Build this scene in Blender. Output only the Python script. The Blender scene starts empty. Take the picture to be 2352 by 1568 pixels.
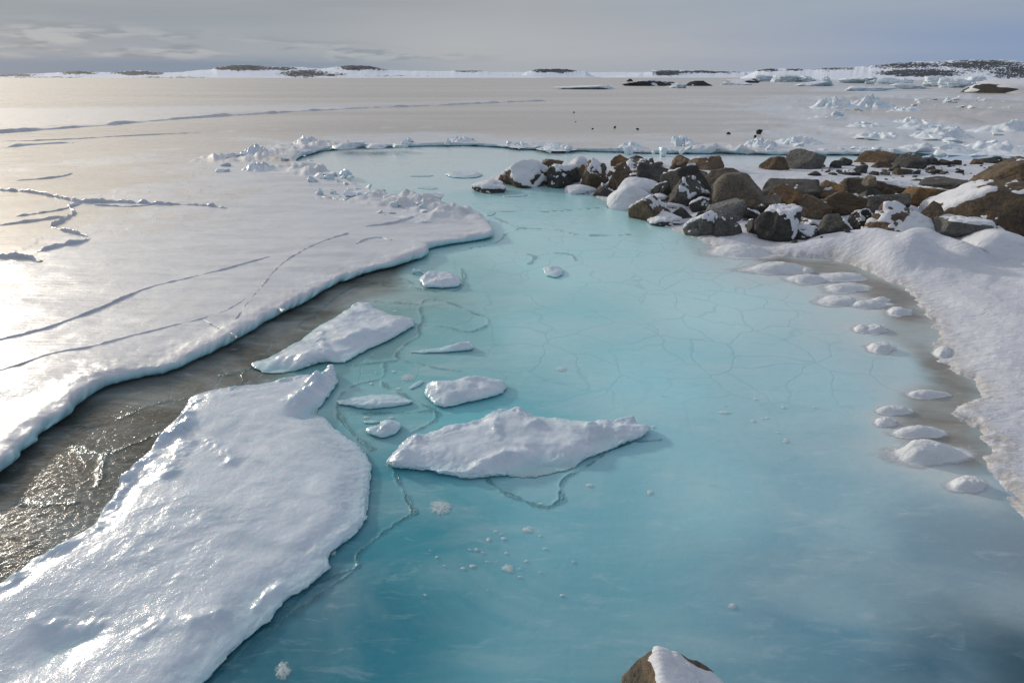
import bpy, bmesh, math, random
import numpy as np
from math import radians as R

# ------------------------------------------------------------------ camera, world, sun, exposure
S = bpy.context.scene
COL = S.collection
PITCH = R(24.95); CAM_H = 3.0; FPX = 20.0 / 36.0 * 2352.0
cam = bpy.data.cameras.new('camera'); cam.lens = 20.0; cam.sensor_width = 36.0
cam.clip_start = 0.05; cam.clip_end = 30000.0
cam_ob = bpy.data.objects.new('camera', cam); COL.objects.link(cam_ob)
cam_ob.location = (0, 0, CAM_H); cam_ob.rotation_euler = (math.pi / 2 - PITCH, 0, 0)
S.camera = cam_ob
SUN_AZ, SUN_EL = R(-51), R(16)          # azimuth from +Y (view direction), negative = left
SUN_DIR = (math.sin(SUN_AZ) * math.cos(SUN_EL), math.cos(SUN_AZ) * math.cos(SUN_EL), math.sin(SUN_EL))
sun = bpy.data.lights.new('sun', 'SUN'); sun.energy = 2.2; sun.angle = R(3.5); sun.color = (1.0, 0.90, 0.76)
sun_ob = bpy.data.objects.new('sun', sun); COL.objects.link(sun_ob)
sun_ob.rotation_euler = (math.pi / 2 - SUN_EL, 0, -SUN_AZ + math.pi)
from mathutils import Vector
sun_ob.rotation_euler = Vector(SUN_DIR).to_track_quat('Z', 'Y').to_euler()
S.view_settings.view_transform = 'Standard'; S.view_settings.look = 'None'
S.view_settings.exposure = -0.10; S.view_settings.gamma = 1.0
S.render.engine = 'CYCLES'
S.cycles.max_bounces = 6; S.cycles.transparent_max_bounces = 8
S.cycles.diffuse_bounces = 3; S.cycles.glossy_bounces = 3
S.cycles.use_denoising = True
S.cycles.sample_clamp_indirect = 4.0


class NT:
    """small helper for node trees"""
    def __init__(s, tree):
        s.t = tree; s.t.nodes.clear()
    def n(s, typ, **kw):
        nd = s.t.nodes.new(typ)
        for k, v in kw.items():
            if k == 'inp':
                for a, b in v.items():
                    if hasattr(b, 'is_output'): s.t.links.new(b, nd.inputs[a])
                    else: nd.inputs[a].default_value = b
            else: setattr(nd, k, v)
        return nd
    def link(s, a, b): s.t.links.new(a, b)
    def math(s, op, a, b=None, c=None, clamp=False):
        i = {0: a}
        if b is not None: i[1] = b
        if c is not None: i[2] = c
        return s.n('ShaderNodeMath', operation=op, use_clamp=clamp, inp=i).outputs[0]
    def mix(s, f, a, b, mode='MIX'):
        nd = s.n('ShaderNodeMix', data_type='RGBA', blend_type=mode)
        for k, v in ((0, f), (6, a), (7, b)):
            if hasattr(v, 'is_output'): s.t.links.new(v, nd.inputs[k])
            else: nd.inputs[k].default_value = v if k == 0 else (tuple(v) + (1,))[:4]
        return nd.outputs[2]
    def ramp(s, fac, stops, interp='LINEAR'):
        nd = s.n('ShaderNodeValToRGB'); cr = nd.color_ramp; cr.interpolation = interp
        while len(cr.elements) < len(stops): cr.elements.new(0.5)
        for e, (p, c) in zip(cr.elements, stops):
            e.position = p
            e.color = (c, c, c, 1) if not hasattr(c, '__len__') else (tuple(c) + (1,))[:4]
        s.t.links.new(fac, nd.inputs[0]); return nd.outputs[0]
    def maprange(s, v, a, b, c=0.0, d=1.0, smooth=True):
        return s.n('ShaderNodeMapRange', interpolation_type='SMOOTHSTEP' if smooth else 'LINEAR',
                   inp={0: v, 1: a, 2: b, 3: c, 4: d}).outputs[0]
    def noise(s, vec, scale, detail=4.0, rough=0.5, dist=0.0, dim='3D'):
        return s.n('ShaderNodeTexNoise', noise_dimensions=dim,
                   inp={'Vector': vec, 'Scale': scale, 'Detail': detail, 'Roughness': rough, 'Distortion': dist}).outputs[0]
    def mapping(s, vec, scale=(1, 1, 1), rot=(0, 0, 0), loc=(0, 0, 0)):
        return s.n('ShaderNodeMapping', inp={0: vec, 1: loc, 2: rot, 3: scale}).outputs[0]
    def attr(s, name):
        return s.n('ShaderNodeAttribute', attribute_name=name)


def lin(r, g, b):
    f = lambda c: (c / 255 / 12.92) if c / 255 <= 0.04045 else ((c / 255 + 0.055) / 1.055) ** 2.4
    return (f(r), f(g), f(b))


W = bpy.data.worlds.new('World'); S.world = W; W.use_nodes = True
t = NT(W.node_tree)
tc = t.n('ShaderNodeTexCoord').outputs['Generated']
nrm = t.n('ShaderNodeVectorMath', operation='NORMALIZE', inp={0: tc}).outputs[0]
sx = t.n('ShaderNodeSeparateXYZ', inp={0: nrm}).outputs
el = t.math('MULTIPLY', t.math('ARCSINE', sx[2]), 57.2958)
az = t.math('MULTIPLY', t.math('ARCTAN2', sx[0], sx[1]), 57.2958)
azn = t.math('DIVIDE', t.math('ADD', az, 60.0), 120.0, clamp=True)
# broad colour of the cloud deck low in the sky, by compass direction
low = t.ramp(azn, [(0.15, lin(138, 151, 167)), (0.33, lin(155, 163, 174)), (0.46, lin(176, 179, 183)),
                   (0.60, lin(170, 174, 183)), (0.76, lin(150, 164, 188)), (0.95, lin(134, 155, 186))])
hi = t.ramp(azn, [(0.15, lin(138, 149, 158)), (0.35, lin(152, 158, 166)), (0.5, lin(168, 171, 176)),
                  (0.7, lin(158, 171, 185)), (0.9, lin(146, 160, 182))])
c0 = t.mix(t.maprange(el, 2.0, 6.5), low, hi)
# soft streaks in the deck
cv = t.n('ShaderNodeCombineXYZ', inp={0: t.math('MULTIPLY', az, 0.035), 1: t.math('MULTIPLY', el, 0.42), 2: 0.3}).outputs[0]
st = t.noise(cv, 1.0, 5.0, 0.5, 0.6)
c0 = t.mix(t.maprange(st, 0.3, 0.75, 0.0, 0.22), c0, lin(192, 194, 197))
# low cloud band on the left with bluer gaps under it
bv = t.n('ShaderNodeCombineXYZ', inp={0: t.math('MULTIPLY', az, 0.16), 1: t.math('MULTIPLY', el, 0.95), 2: 4.1}).outputs[0]
bn = t.noise(bv, 1.0, 6.0, 0.55, 0.5)
top = t.math('SUBTRACT', 2.0, t.math('MULTIPLY', az, 0.055))       # upper limit in degrees, rises to the left
band_in = t.math('MULTIPLY', t.maprange(el, 0.9, 1.6), t.math('SUBTRACT', 1.0, t.maprange(t.math('SUBTRACT', el, top), -1.0, 0.35)))
band_in = t.math('MULTIPLY', band_in, t.math('SUBTRACT', 1.0, t.maprange(az, -16, 6)))
band = t.math('MULTIPLY', band_in, t.maprange(bn, 0.40, 0.58))
bandcol = t.mix(t.maprange(t.noise(bv, 2.3, 4.0, 0.55), 0.38, 0.62), lin(138, 148, 160), lin(174, 180, 186))
under = t.math('MULTIPLY', t.math('SUBTRACT', 1.0, t.maprange(el, 0.8, 1.9)), t.math('SUBTRACT', 1.0, t.maprange(az, -20, 0)))
c0 = t.mix(t.math('MULTIPLY', under, 0.75), c0, lin(112, 136, 163))
c0 = t.mix(t.math('MULTIPLY', band, 0.9), c0, bandcol)
# a thinner blue part low on the right, grey bank along the horizon in the middle
rb = t.math('MULTIPLY', t.maprange(az, 24, 40), t.math('SUBTRACT', 1.0, t.maprange(t.math('ABSOLUTE', t.math('SUBTRACT', el, 2.1)), 0.3, 2.2)))
c0 = t.mix(t.math('MULTIPLY', rb, 0.38), c0, lin(118, 148, 190))
mid = t.math('MULTIPLY', t.math('SUBTRACT', 1.0, t.maprange(el, 0.5, 1.7)), t.math('SUBTRACT', 1.0, t.maprange(t.math('ABSOLUTE', t.math('SUBTRACT', az, 2.0)), 8, 30)))
c0 = t.mix(t.math('MULTIPLY', mid, 0.45), c0, lin(162, 171, 182))
# the deck overhead is thinner and brighter; glow round the veiled sun
over = t.mix(t.maprange(el, 7, 34), c0, (0.44, 0.475, 0.545))
dt = t.n('ShaderNodeVectorMath', operation='DOT_PRODUCT', inp={0: nrm, 1: SUN_DIR}).outputs['Value']
glow = t.math('POWER', t.math('MAXIMUM', dt, 0.0), 15.0)
glow = t.math('MULTIPLY', glow, t.maprange(el, 6.0, 14.0))
over = t.mix(t.math('MULTIPLY', glow, 1.0), over, (3.4, 2.95, 2.3))
sky = t.n('ShaderNodeTexSky', sky_type='NISHITA', sun_disc=False, sun_elevation=SUN_EL, sun_rotation=SUN_AZ)
bg1 = t.n('ShaderNodeBackground', inp={0: sky.outputs[0], 1: 0.06})
bg2 = t.n('ShaderNodeBackground', inp={0: over, 1: 1.05})
ms = t.n('ShaderNodeMixShader', inp={0: 0.95, 1: bg1.outputs[0], 2: bg2.outputs[0]})
out = t.n('ShaderNodeOutputWorld', inp={0: ms.outputs[0]})

# ------------------------------------------------------------------ numeric helpers
SP, CP = math.sin(PITCH), math.cos(PITCH)

def ray(X, Y):
    u = (np.asarray(X, float) - 1176.0) / FPX; v = (784.0 - np.asarray(Y, float)) / FPX
    return u, CP + v * SP, -SP + v * CP

def G(X, Y, z=0.0):
    """picture position (2352 x 1568 scale) -> point of the level z"""
    dx, dy, dz = ray(X, Y)
    dz = np.minimum(dz, -2e-4)
    k = (CAM_H - z) / (-dz)
    return np.stack([dx * k, dy * k], -1)

def gpts(pts, z=0.0):
    a = np.array(pts, float)
    return G(a[:, 0], a[:, 1], z)

def zoomer(x0, y0, k):
    return lambda pts: [(x0 + a * k, y0 + b * k) for a, b in pts]
ZA = zoomer(0, 799.7, 0.4903)
Z2 = zoomer(564.5, 583.3, 0.288)
Z3 = zoomer(846.7, 846.7, 0.32)
ZL = zoomer(423.4, 1176.0, 0.34)
ZR3 = zoomer(1082.0, 329.3, 0.28)
ZR4 = zoomer(1693.4, 329.3, 0.28)
ZB = zoomer(1599.4, 517.4, 0.42)

def _hash(ix, iy, iz, seed):
    h = (ix.astype(np.int64) * 374761393 + iy.astype(np.int64) * 668265263 + iz.astype(np.int64) * 2147483647 + seed * 974634777) & 0xffffffff
    h = ((h ^ (h >> 13)) * 1274126177) & 0xffffffff
    h = ((h ^ (h >> 16)) * 2246822519) & 0xffffffff
    return ((h ^ (h >> 15)) & 0xffffff) / float(0xffffff) * 2 - 1

def vn2(x, y, seed=0):
    ix = np.floor(x); iy = np.floor(y); fx = x - ix; fy = y - iy
    fx = fx * fx * fx * (fx * (fx * 6 - 15) + 10); fy = fy * fy * fy * (fy * (fy * 6 - 15) + 10)
    ix = ix.astype(np.int64); iy = iy.astype(np.int64); z = np.zeros_like(ix)
    a = _hash(ix, iy, z, seed); b = _hash(ix + 1, iy, z, seed); c = _hash(ix, iy + 1, z, seed); d = _hash(ix + 1, iy + 1, z, seed)
    return (a + (b - a) * fx) * (1 - fy) + (c + (d - c) * fx) * fy

def fbm2(x, y, oct=4, seed=0, gain=0.5):
    s = 0; a = 1.0; t = 0
    for k in range(oct):
        s = s + a * vn2(x + 17.3 * k, y - 9.1 * k, seed + k); t += a; a *= gain; x = x * 2.03; y = y * 2.03
    return s / t

def vn3(p, seed=0):
    i = np.floor(p); f = p - i; f = f * f * f * (f * (f * 6 - 15) + 10); i = i.astype(np.int64)
    r = 0
    for dx in (0, 1):
        for dy in (0, 1):
            for dz in (0, 1):
                w = (f[:, 0] if dx else 1 - f[:, 0]) * (f[:, 1] if dy else 1 - f[:, 1]) * (f[:, 2] if dz else 1 - f[:, 2])
                r = r + w * _hash(i[:, 0] + dx, i[:, 1] + dy, i[:, 2] + dz, seed)
    return r

def fbm3(p, oct=4, seed=0, gain=0.5):
    s = 0; a = 1.0; t = 0
    for k in range(oct):
        s = s + a * vn3(p + 13.7 * k, seed + k); t += a; a *= gain; p = p * 2.03
    return s / t

def sstep(a, b, x):
    t = np.clip((x - a) / (b - a), 0, 1); return t * t * (3 - 2 * t)

def seg_dist(P, A, B):
    d = B - A; L = max(float(d @ d), 1e-12)
    t = np.clip(((P - A) @ d) / L, 0, 1)
    q = A + t[:, None] * d
    v = P - q
    return np.einsum('ij,ij->i', v, v), v

def poly_sdf(P, poly, far=None):
    """signed distance (negative inside) and outward direction"""
    poly = np.asarray(poly, float); n = len(poly)
    best = np.full(len(P), 1e30); vec = np.zeros((len(P), 2)); ins = np.zeros(len(P), bool)
    x, y = P[:, 0], P[:, 1]
    for i in range(n):
        A = poly[i]; B = poly[(i + 1) % n]
        d2, v = seg_dist(P, A, B)
        m = d2 < best
        best[m] = d2[m]; vec[m] = v[m]
        c = (A[1] > y) != (B[1] > y)
        if c.any():
            xi = (B[0] - A[0]) * (y - A[1]) / (B[1] - A[1] + 1e-30) + A[0]
            ins ^= c & (x < xi)
    d = np.sqrt(best); sd = np.where(ins, -d, d)
    nn = vec / np.maximum(d, 1e-9)[:, None]
    nn[ins] *= -1
    return sd, nn

def line_dist(P, pts, reach):
    """distance to an open polyline, only evaluated within reach of it (1e9 elsewhere)"""
    pts = np.asarray(pts, float)
    d = np.full(len(P), 1e9)
    lo = pts.min(0) - reach; hi = pts.max(0) + reach
    m = (P[:, 0] > lo[0]) & (P[:, 0] < hi[0]) & (P[:, 1] > lo[1]) & (P[:, 1] < hi[1])
    idx = np.nonzero(m)[0]
    if len(idx) == 0: return d
    Q = P[idx]; b = np.full(len(Q), 1e18)
    for i in range(len(pts) - 1):
        d2, _ = seg_dist(Q, pts[i], pts[i + 1]); b = np.minimum(b, d2)
    d[idx] = np.sqrt(b); return d

def chaikin(pts, n=2, closed=True):
    p = np.asarray(pts, float)
    for _ in range(n):
        if closed:
            q = np.roll(p, -1, 0)
            p = np.stack([p * 0.75 + q * 0.25, p * 0.25 + q * 0.75], 1).reshape(-1, 2)
        else:
            a, b = p[:-1], p[1:]
            m = np.stack([a * 0.75 + b * 0.25, a * 0.25 + b * 0.75], 1).reshape(-1, 2)
            p = np.concatenate([p[:1], m, p[-1:]])
    return p

# ------------------------------------------------------------------ mesh helpers
def mk(name, V, F, mat, parent=None, attrs=None, smooth=True, loc=None):
    V = np.asarray(V, np.float32); F = np.asarray(F, np.int32)
    me = bpy.data.meshes.new(name)
    k = F.shape[1]
    me.vertices.add(len(V)); me.vertices.foreach_set('co', V.ravel())
    me.loops.add(F.size); me.loops.foreach_set('vertex_index', F.ravel())
    me.polygons.add(len(F)); me.polygons.foreach_set('loop_start', np.arange(0, F.size, k, dtype=np.int32))
    me.polygons.foreach_set('use_smooth', np.full(len(F), smooth))
    me.update(calc_edges=True)
    for an, av in (attrs or {}).items():
        av = np.asarray(av, np.float32)
        if av.ndim == 1:
            me.attributes.new(an, 'FLOAT', 'POINT').data.foreach_set('value', av)
        else:
            if av.shape[1] == 3: av = np.concatenate([av, np.ones((len(av), 1), np.float32)], 1)
            me.attributes.new(an, 'FLOAT_COLOR', 'POINT').data.foreach_set('color', av.ravel())
    me.materials.append(mat)
    o = bpy.data.objects.new(name, me); COL.objects.link(o)
    if loc is not None: o.location = loc
    if parent is not None: o.parent = parent
    return o

def compact(V, F, attrs=None):
    used = np.zeros(len(V), bool); used[F.ravel()] = True
    idx = np.cumsum(used) - 1
    return V[used], idx[F], {k: v[used] for k, v in (attrs or {}).items()}

def tag(o, label=None, cat=None, group=None, kind=None):
    if label: o['label'] = label
    if cat: o['category'] = cat
    if group: o['group'] = group
    if kind: o['kind'] = kind
    return o

def grid_faces(nr, nc):
    i = np.arange(nr - 1)[:, None] * nc + np.arange(nc - 1)[None, :]
    return np.stack([i, i + 1, i + nc + 1, i + nc], -1).reshape(-1, 4)

def polar_grid(az0, az1, na, y0, y1, ny, extra=()):
    """ground grid round the viewpoint, finer near and coarser far"""
    a = np.radians(np.linspace(az0, az1, na))
    Y = np.linspace(y0, y1, ny)
    _, dy, dz = ray(1176.0, Y)
    r = np.concatenate([CAM_H * dy / -dz, np.array(extra, float)])
    RR, AA = np.meshgrid(r, a, indexing='ij')
    P = np.stack([RR * np.sin(AA), RR * np.cos(AA)], -1).reshape(-1, 2)
    return P, grid_faces(len(r), na), RR.ravel()

# ------------------------------------------------------------------ materials
def new_mat(name):
    m = bpy.data.materials.new(name); m.use_nodes = True
    return m, NT(m.node_tree)

def ice_material(name, white, tint, rough, bump1, bump2, streak=False, spec=0.5, edge=(0.33, 0.60, 0.67), sss=0.0):
    """snow-covered sea ice: white where the 'snow' attribute is 1, the bare tint where it is 0, blue ice where 'blue' is 1"""
    m, t = new_mat(name)
    co = t.n('ShaderNodeTexCoord').outputs['Object']
    wp = t.n('ShaderNodeNewGeometry').outputs['Position']
    sn = t.attr('snow').outputs['Fac']; bl = t.attr('blue').outputs['Fac']
    n1 = t.noise(wp, 1.3, 6, 0.6); n2 = t.noise(wp, 9.0, 5, 0.6)
    mask = t.maprange(t.math('ADD', sn, t.math('MULTIPLY', t.math('SUBTRACT', n1, 0.5), 0.7)), 0.25, 0.75)
    bd = t.noise(t.mapping(wp, (.012, .07, .1), (0, 0, R(8))), 1.0, 6, .6, .8)
    tn = t.mix(t.maprange(bd, .36, .66), tuple(x * .84 for x in tint), tuple(x * 1.14 for x in tint)) if streak else tint
    c = t.mix(mask, tn, white)
    c = t.mix(t.maprange(n2, 0.3, 0.75, 0.0, 0.25), c, tuple(x * 0.86 for x in white))
    # wet glazed patches between the crusted snow
    gz = t.noise(t.mapping(wp, (.55, 2.6, 1) if streak else (1.6, 3.4, 1), (0, 0, R(-38))), 1.0, 7, .66, .7)
    gz = t.maprange(gz, .44, .66, 0.0, .62)
    c = t.mix(t.math('MULTIPLY', gz, mask), c, (.41, .45, .505) if streak else (.40, .50, .58))
    c = t.mix(bl, c, edge)
    sm = t.mapping(wp, (2.0, 14.0, 2.0), (0, 0, R(-12)))
    b1 = t.noise(wp, 26.0, 5, 0.62, 0.4); b2 = t.noise(wp, 95.0, 3, 0.6); b3 = t.noise(sm, 1.0, 5, 0.6, 0.6)
    h = t.math('ADD', t.math('MULTIPLY', b1, 0.012 * bump1), t.math('MULTIPLY', b2, 0.004 * bump2))
    if streak: h = t.math('ADD', h, t.math('MULTIPLY', b3, 0.012))
    hs = t.math('MULTIPLY', h, t.maprange(mask, 0, 1, 0.18, 1.0))
    bp = t.n('ShaderNodeBump', inp={'Strength': 1.0, 'Distance': 1.0, 'Height': hs})
    rg = t.math('SUBTRACT', t.maprange(mask, 0, 1, rough[0], rough[1]), t.math('MULTIPLY', gz, .10))
    p = t.n('ShaderNodeBsdfPrincipled', inp={'Base Color': c, 'Roughness': rg, 'Normal': bp.outputs[0], 'IOR': 1.45, 'Specular IOR Level': spec})
    if sss > 0:
        p.inputs['Subsurface Weight'].default_value = sss
        p.inputs['Subsurface Radius'].default_value = (0.02, 0.05, 0.06); p.inputs['Subsurface Scale'].default_value = 1.0
    t.n('ShaderNodeOutputMaterial', inp={0: p.outputs[0]})
    return m

M_SHEET = ice_material('sea_ice', (0.61, 0.635, 0.685), (0.50, 0.455, 0.415), (0.30, 0.36), .22, .2, True, spec=.8)
M_FLOE = ice_material('floe_ice', (0.61, 0.68, 0.76), (0.50, 0.66, 0.72), (0.16, 0.22), .36, .2, sss=.45, spec=.8)
M_BLOCK = ice_material('ice_block', (0.76, 0.80, 0.86), (0.52, 0.67, 0.73), (0.25, 0.40), .5, 0.2, sss=.3)
M_BERG = ice_material('berg_ice', (0.76, 0.82, 0.88), (0.50, 0.66, 0.76), (0.5, 0.6), 0.0, 0.0)

def snow_material(name, col, dirt=False):
    m, t = new_mat(name)
    wp = t.n('ShaderNodeNewGeometry').outputs['Position']
    c = t.mix(t.maprange(t.noise(wp, 3.0, 5, 0.6), 0.35, 0.7), col, tuple(x * 0.93 for x in col))
    if dirt:
        dn = t.attr('dirt').outputs['Fac']
        f = t.noise(t.mapping(wp, (7, 16, 7), (0, 0, R(25))), 1.0, 6, 0.68, 0.8)
        f = t.math('MULTIPLY', t.maprange(f, 0.36, 0.58), dn)
        c = t.mix(f, c, (0.36, 0.335, 0.30))
    h = t.math('ADD', t.math('MULTIPLY', t.noise(t.mapping(wp, (5, 12, 5), (0, 0, R(20))), 1.0, 6, 0.6, 0.7), 0.035),
               t.math('MULTIPLY', t.noise(wp, 60, 3, 0.6), 0.004))
    bp = t.n('ShaderNodeBump', inp={'Strength': 0.9, 'Distance': 1.0, 'Height': h})
    p = t.n('ShaderNodeBsdfPrincipled', inp={'Base Color': c, 'Roughness': 0.62, 'Normal': bp.outputs[0], 'Specular IOR Level': 0.3})
    t.n('ShaderNodeOutputMaterial', inp={0: p.outputs[0]})
    return m

M_BEACH = snow_material('snow_ground', (0.61, 0.635, 0.70), True)
M_SNOW = snow_material('snow_cap', (0.65, 0.675, 0.73))
M_LUMP = snow_material('ice_lump', (0.62, 0.655, 0.70))
def thin_out(m):
    nt = m.node_tree; t = NT.__new__(NT); t.t = nt
    out = [n for n in nt.nodes if n.type == 'OUTPUT_MATERIAL'][0]; sh = out.inputs[0].links[0].from_socket
    wp = t.n('ShaderNodeNewGeometry').outputs['Position']
    f = t.math('ADD', t.attr('thin').outputs['Fac'], t.math('MULTIPLY', t.math('SUBTRACT', t.noise(wp, 7, 5, .6), .5), .9))
    f = t.math('MULTIPLY', t.maprange(f, .12, .95), t.maprange(t.attr('thin').outputs['Fac'], 0.0, .25))
    ms = t.n('ShaderNodeMixShader', inp={0: f, 1: t.n('ShaderNodeBsdfTransparent').outputs[0], 2: sh})
    t.link(ms.outputs[0], out.inputs[0])
thin_out(M_LUMP)

def rock_material(name, a, b, lichen=None, speck=0.0, rough=0.82):
    m, t = new_mat(name)
    co = t.n('ShaderNodeTexCoord').outputs['Object']
    rn = t.n('ShaderNodeObjectInfo').outputs['Random']
    off = t.n('ShaderNodeCombineXYZ', inp={0: t.math('MULTIPLY', rn, 37.0), 1: t.math('MULTIPLY', rn, 91.0), 2: 0.0}).outputs[0]
    v = t.n('ShaderNodeVectorMath', operation='ADD', inp={0: co, 1: off}).outputs[0]
    n1 = t.noise(v, 3.2, 7, 0.65, 0.5); n2 = t.noise(v, 16.0, 5, 0.65); n3 = t.noise(v, 60.0, 3, 0.6)
    c = t.mix(t.maprange(n1, 0.38, 0.64), a, b)
    c = t.mix(t.maprange(n2, 0.35, 0.68, 0.0, 0.6), c, tuple(x * 0.45 for x in a))
    if lichen: c = t.mix(t.maprange(t.noise(v, 2.1, 5, 0.6), 0.50, 0.66, 0, 0.85), c, lichen)
    if speck > 0: c = t.mix(t.maprange(n3, 0.48, 0.6, 0, speck), c, (0.42, 0.41, 0.40))
    # brightness differs from stone to stone
    c = t.mix(1.0, c, t.n('ShaderNodeCombineXYZ', inp={k: t.maprange(rn, 0, 1, 0.7, 1.3, False) for k in (0, 1, 2)}).outputs[0], 'MULTIPLY')
    crack = t.n('ShaderNodeTexVoronoi', feature='DISTANCE_TO_EDGE', inp={'Vector': t.mapping(v, (1.6, 1.2, 3.0), (0.4, 0.3, 0)), 'Scale': 2.0}).outputs[0]
    ck = t.maprange(crack, 0.0, 0.03, 1.0, 0.0)
    h = t.math('ADD', t.math('MULTIPLY', n2, 0.05), t.math('MULTIPLY', n3, 0.012))
    h = t.math('SUBTRACT', h, t.math('MULTIPLY', ck, 0.014))
    bp = t.n('ShaderNodeBump', inp={'Strength': 0.85, 'Distance': 1.0, 'Height': h})
    p = t.n('ShaderNodeBsdfPrincipled', inp={'Base Color': c, 'Roughness': rough, 'Normal': bp.outputs[0], 'Specular IOR Level': 0.35})
    t.n('ShaderNodeOutputMaterial', inp={0: p.outputs[0]})
    return m

MR = {
    'tan': rock_material('tan_rock', (0.17, 0.15, 0.125), (0.25, 0.21, 0.165)),
    'brown': rock_material('brown_rock', (0.10, 0.08, 0.06), (0.19, 0.135, 0.085)),
    'rust': rock_material('rust_rock', (0.11, 0.085, 0.06), (0.17, 0.115, 0.07), (0.21, 0.12, 0.045)),
    'dark': rock_material('dark_rock', (0.055, 0.055, 0.055), (0.10, 0.095, 0.09)),
    'grey': rock_material('grey_rock', (0.10, 0.10, 0.098), (0.17, 0.165, 0.155)),
    'granite': rock_material('granite_rock', (0.13, 0.13, 0.13), (0.20, 0.20, 0.20), None, 0.9),
    'black': rock_material('black_stone', (0.02, 0.02, 0.022), (0.035, 0.033, 0.03)),
}

# ------------------------------------------------------------------ outlines traced on the ground
SHEET_EDGE = [(-700, 1500), (-350, 1330), (-120, 1190), (0, 1100), (60, 1045), (130, 985), (190, 930), (235, 898), (300, 880), (400, 860), (450, 835),
              (520, 798), (575, 768), (640, 732), (700, 704), (730, 682), (765, 660), (830, 636), (900, 618), (960, 603), (990, 590), (985, 577), (1005, 572),
              (1060, 563), (1100, 556), (1140, 548), (1120, 522), (1096, 500), (1040, 490), (1000, 468), (950, 462), (870, 455),
              (830, 440), (775, 415), (745, 395), (700, 385), (668, 374), (690, 362), (760, 344), (860, 341), (950, 338),
              (1100, 336), (1200, 345), (1320, 349), (1450, 352), (1600, 355), (1750, 357), (1950, 358), (2200, 357), (2500, 358), (3600, 362)]
sheet_poly = np.concatenate([gpts(SHEET_EDGE), np.array([[9000., 40.], [9000., 9000.], [-9000., 9000.], [-9000., 2.5]])])
# small extra detail on the traced edge
BEACH_EDGE = ZB([(1790, 1560), (1650, 1420), (1560, 1320), (1590, 1180), (1520, 1090), (1420, 1000), (1550, 935), (1500, 850), (1370, 780), (1320, 690), (1345, 600),
                 (1290, 530), (1240, 470), (1220, 400), (1150, 345), (1050, 310), (950, 255), (850, 222), (740, 200), (560, 185), (400, 160), (250, 165), (110, 130)]) + \
             [(1600, 548), (1540, 528), (1490, 510), (1450, 492), (1400, 465), (1330, 440), (1250, 424), (1170, 424), (1110, 430), (1130, 405), (1200, 385), (1300, 372),
              (1450, 366), (1600, 372), (1740, 384), (1850, 378), (2000, 371), (2200, 368), (2400, 366), (3300, 364)]
_b = gpts(BEACH_EDGE)
beach_poly = np.concatenate([np.array([[6.0, 0.6], [4.2, 1.6]]), gpts([(2900, 1520), (2520, 1330)]), _b, np.array([[120., 20.], [120., -10.], [8., -10.]])])

# ------------------------------------------------------------------ the frozen sea
def smooth_edge(P, r, sd, seed):
    k = np.clip(r / 8.0, 0.8, 6)
    return sd + k * (0.075 * fbm2(P[:, 0] / k * 1.7, P[:, 1] / k * 1.7, 4, seed) + 0.032 * fbm2(P[:, 0] / k * 9, P[:, 1] / k * 9, 3, seed + 9))

PROF_S = np.array([0, .18, .34, .48, .62, .76, .88, 1.0])
PROF_O = np.array([-.10, -.035, -.004, .012, .010, -.03, -.13, -.22])
def edge_profile(P, sd, n, top, k, zlow=-0.25):
    """bends the rim of a grid over into a rounded lip with an undercut foot"""
    s = np.clip((sd / k + 0.10) / 0.30, 0, 1)
    o = np.interp(s, PROF_S, PROF_O) * k
    zz = np.interp(s, [0, .18, .34, .48, .62, .76, .88, 1.0], [1, .985, .90, .66, .40, .24, .05, -1.0])
    z = np.where(zz >= 0, top * zz, -zz * zlow)
    m = s > 0
    Q = P.copy(); Q[m] += n[m] * (o[m] - sd[m])[:, None]
    return Q, z, s

RIDGES = [  # picture polyline, height, half width (metres), roughness
    ([(-80, 430), (0, 437), (60, 440), (110, 448), (150, 458), (185, 465), (250, 463), (310, 466), (380, 470), (470, 472), (520, 478)], .11, .10),
    ([(185, 465), (150, 475), (180, 488), (160, 500), (130, 515), (115, 523), (150, 532), (210, 545), (200, 556), (150, 562), (90, 578)], .10, .08),
    ([(-80, 588), (0, 590), (60, 592), (92, 600)], .12, .09),
    ([(0, 517), (60, 510), (110, 503), (150, 497)], .06, .07),
    ([(40, 497), (100, 489), (150, 481), (185, 468)], .05, .06),
    ([(40, 415), (100, 412), (150, 405), (165, 398)], .06, .10),
    ([(-80, 312), (0, 305), (60, 301), (150, 295), (300, 283), (430, 272), (600, 262), (800, 250), (1000, 243), (1150, 236), (1260, 232)], .26, .45),
    ([(-80, 350), (0, 341), (60, 333), (170, 328)], .13, .25),
    ([(0, 325), (130, 322), (300, 312), (460, 305)], .05, .2),
    ([(220, 470), (300, 476), (360, 470)], .03, .06),
    ([(-60, 868), (0, 852), (60, 834), (130, 808), (200, 800), (300, 772), (400, 748), (480, 730), (540, 705), (575, 680)], .03, .05),
    ([(-60, 800), (0, 780), (100, 757), (200, 720), (330, 662), (470, 632), (560, 605), (620, 590)], .035, .06),
    ([(540, 735), (565, 702), (600, 660), (640, 610), (700, 572), (760, 548), (800, 535)], .035, .05),
    ([(820, 560), (840, 548), (870, 545), (900, 552)], .07, .10),
    ([(600, 712), (630, 706), (655, 712)], .07, .08),
    ([(840, 520), (900, 512), (950, 500), (1000, 488), (1035, 486)], .12, .10),
    ([(900, 618), (940, 600), (985, 580)], .05, .10),
    ([(985, 590), (980, 570), (990, 560)], .08, .05),
    ([(740, 452), (800, 462), (880, 470), (930, 476)], .06, .10),
    ([(470, 735), (500, 755), (545, 775)], .045, .06),
]
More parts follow.
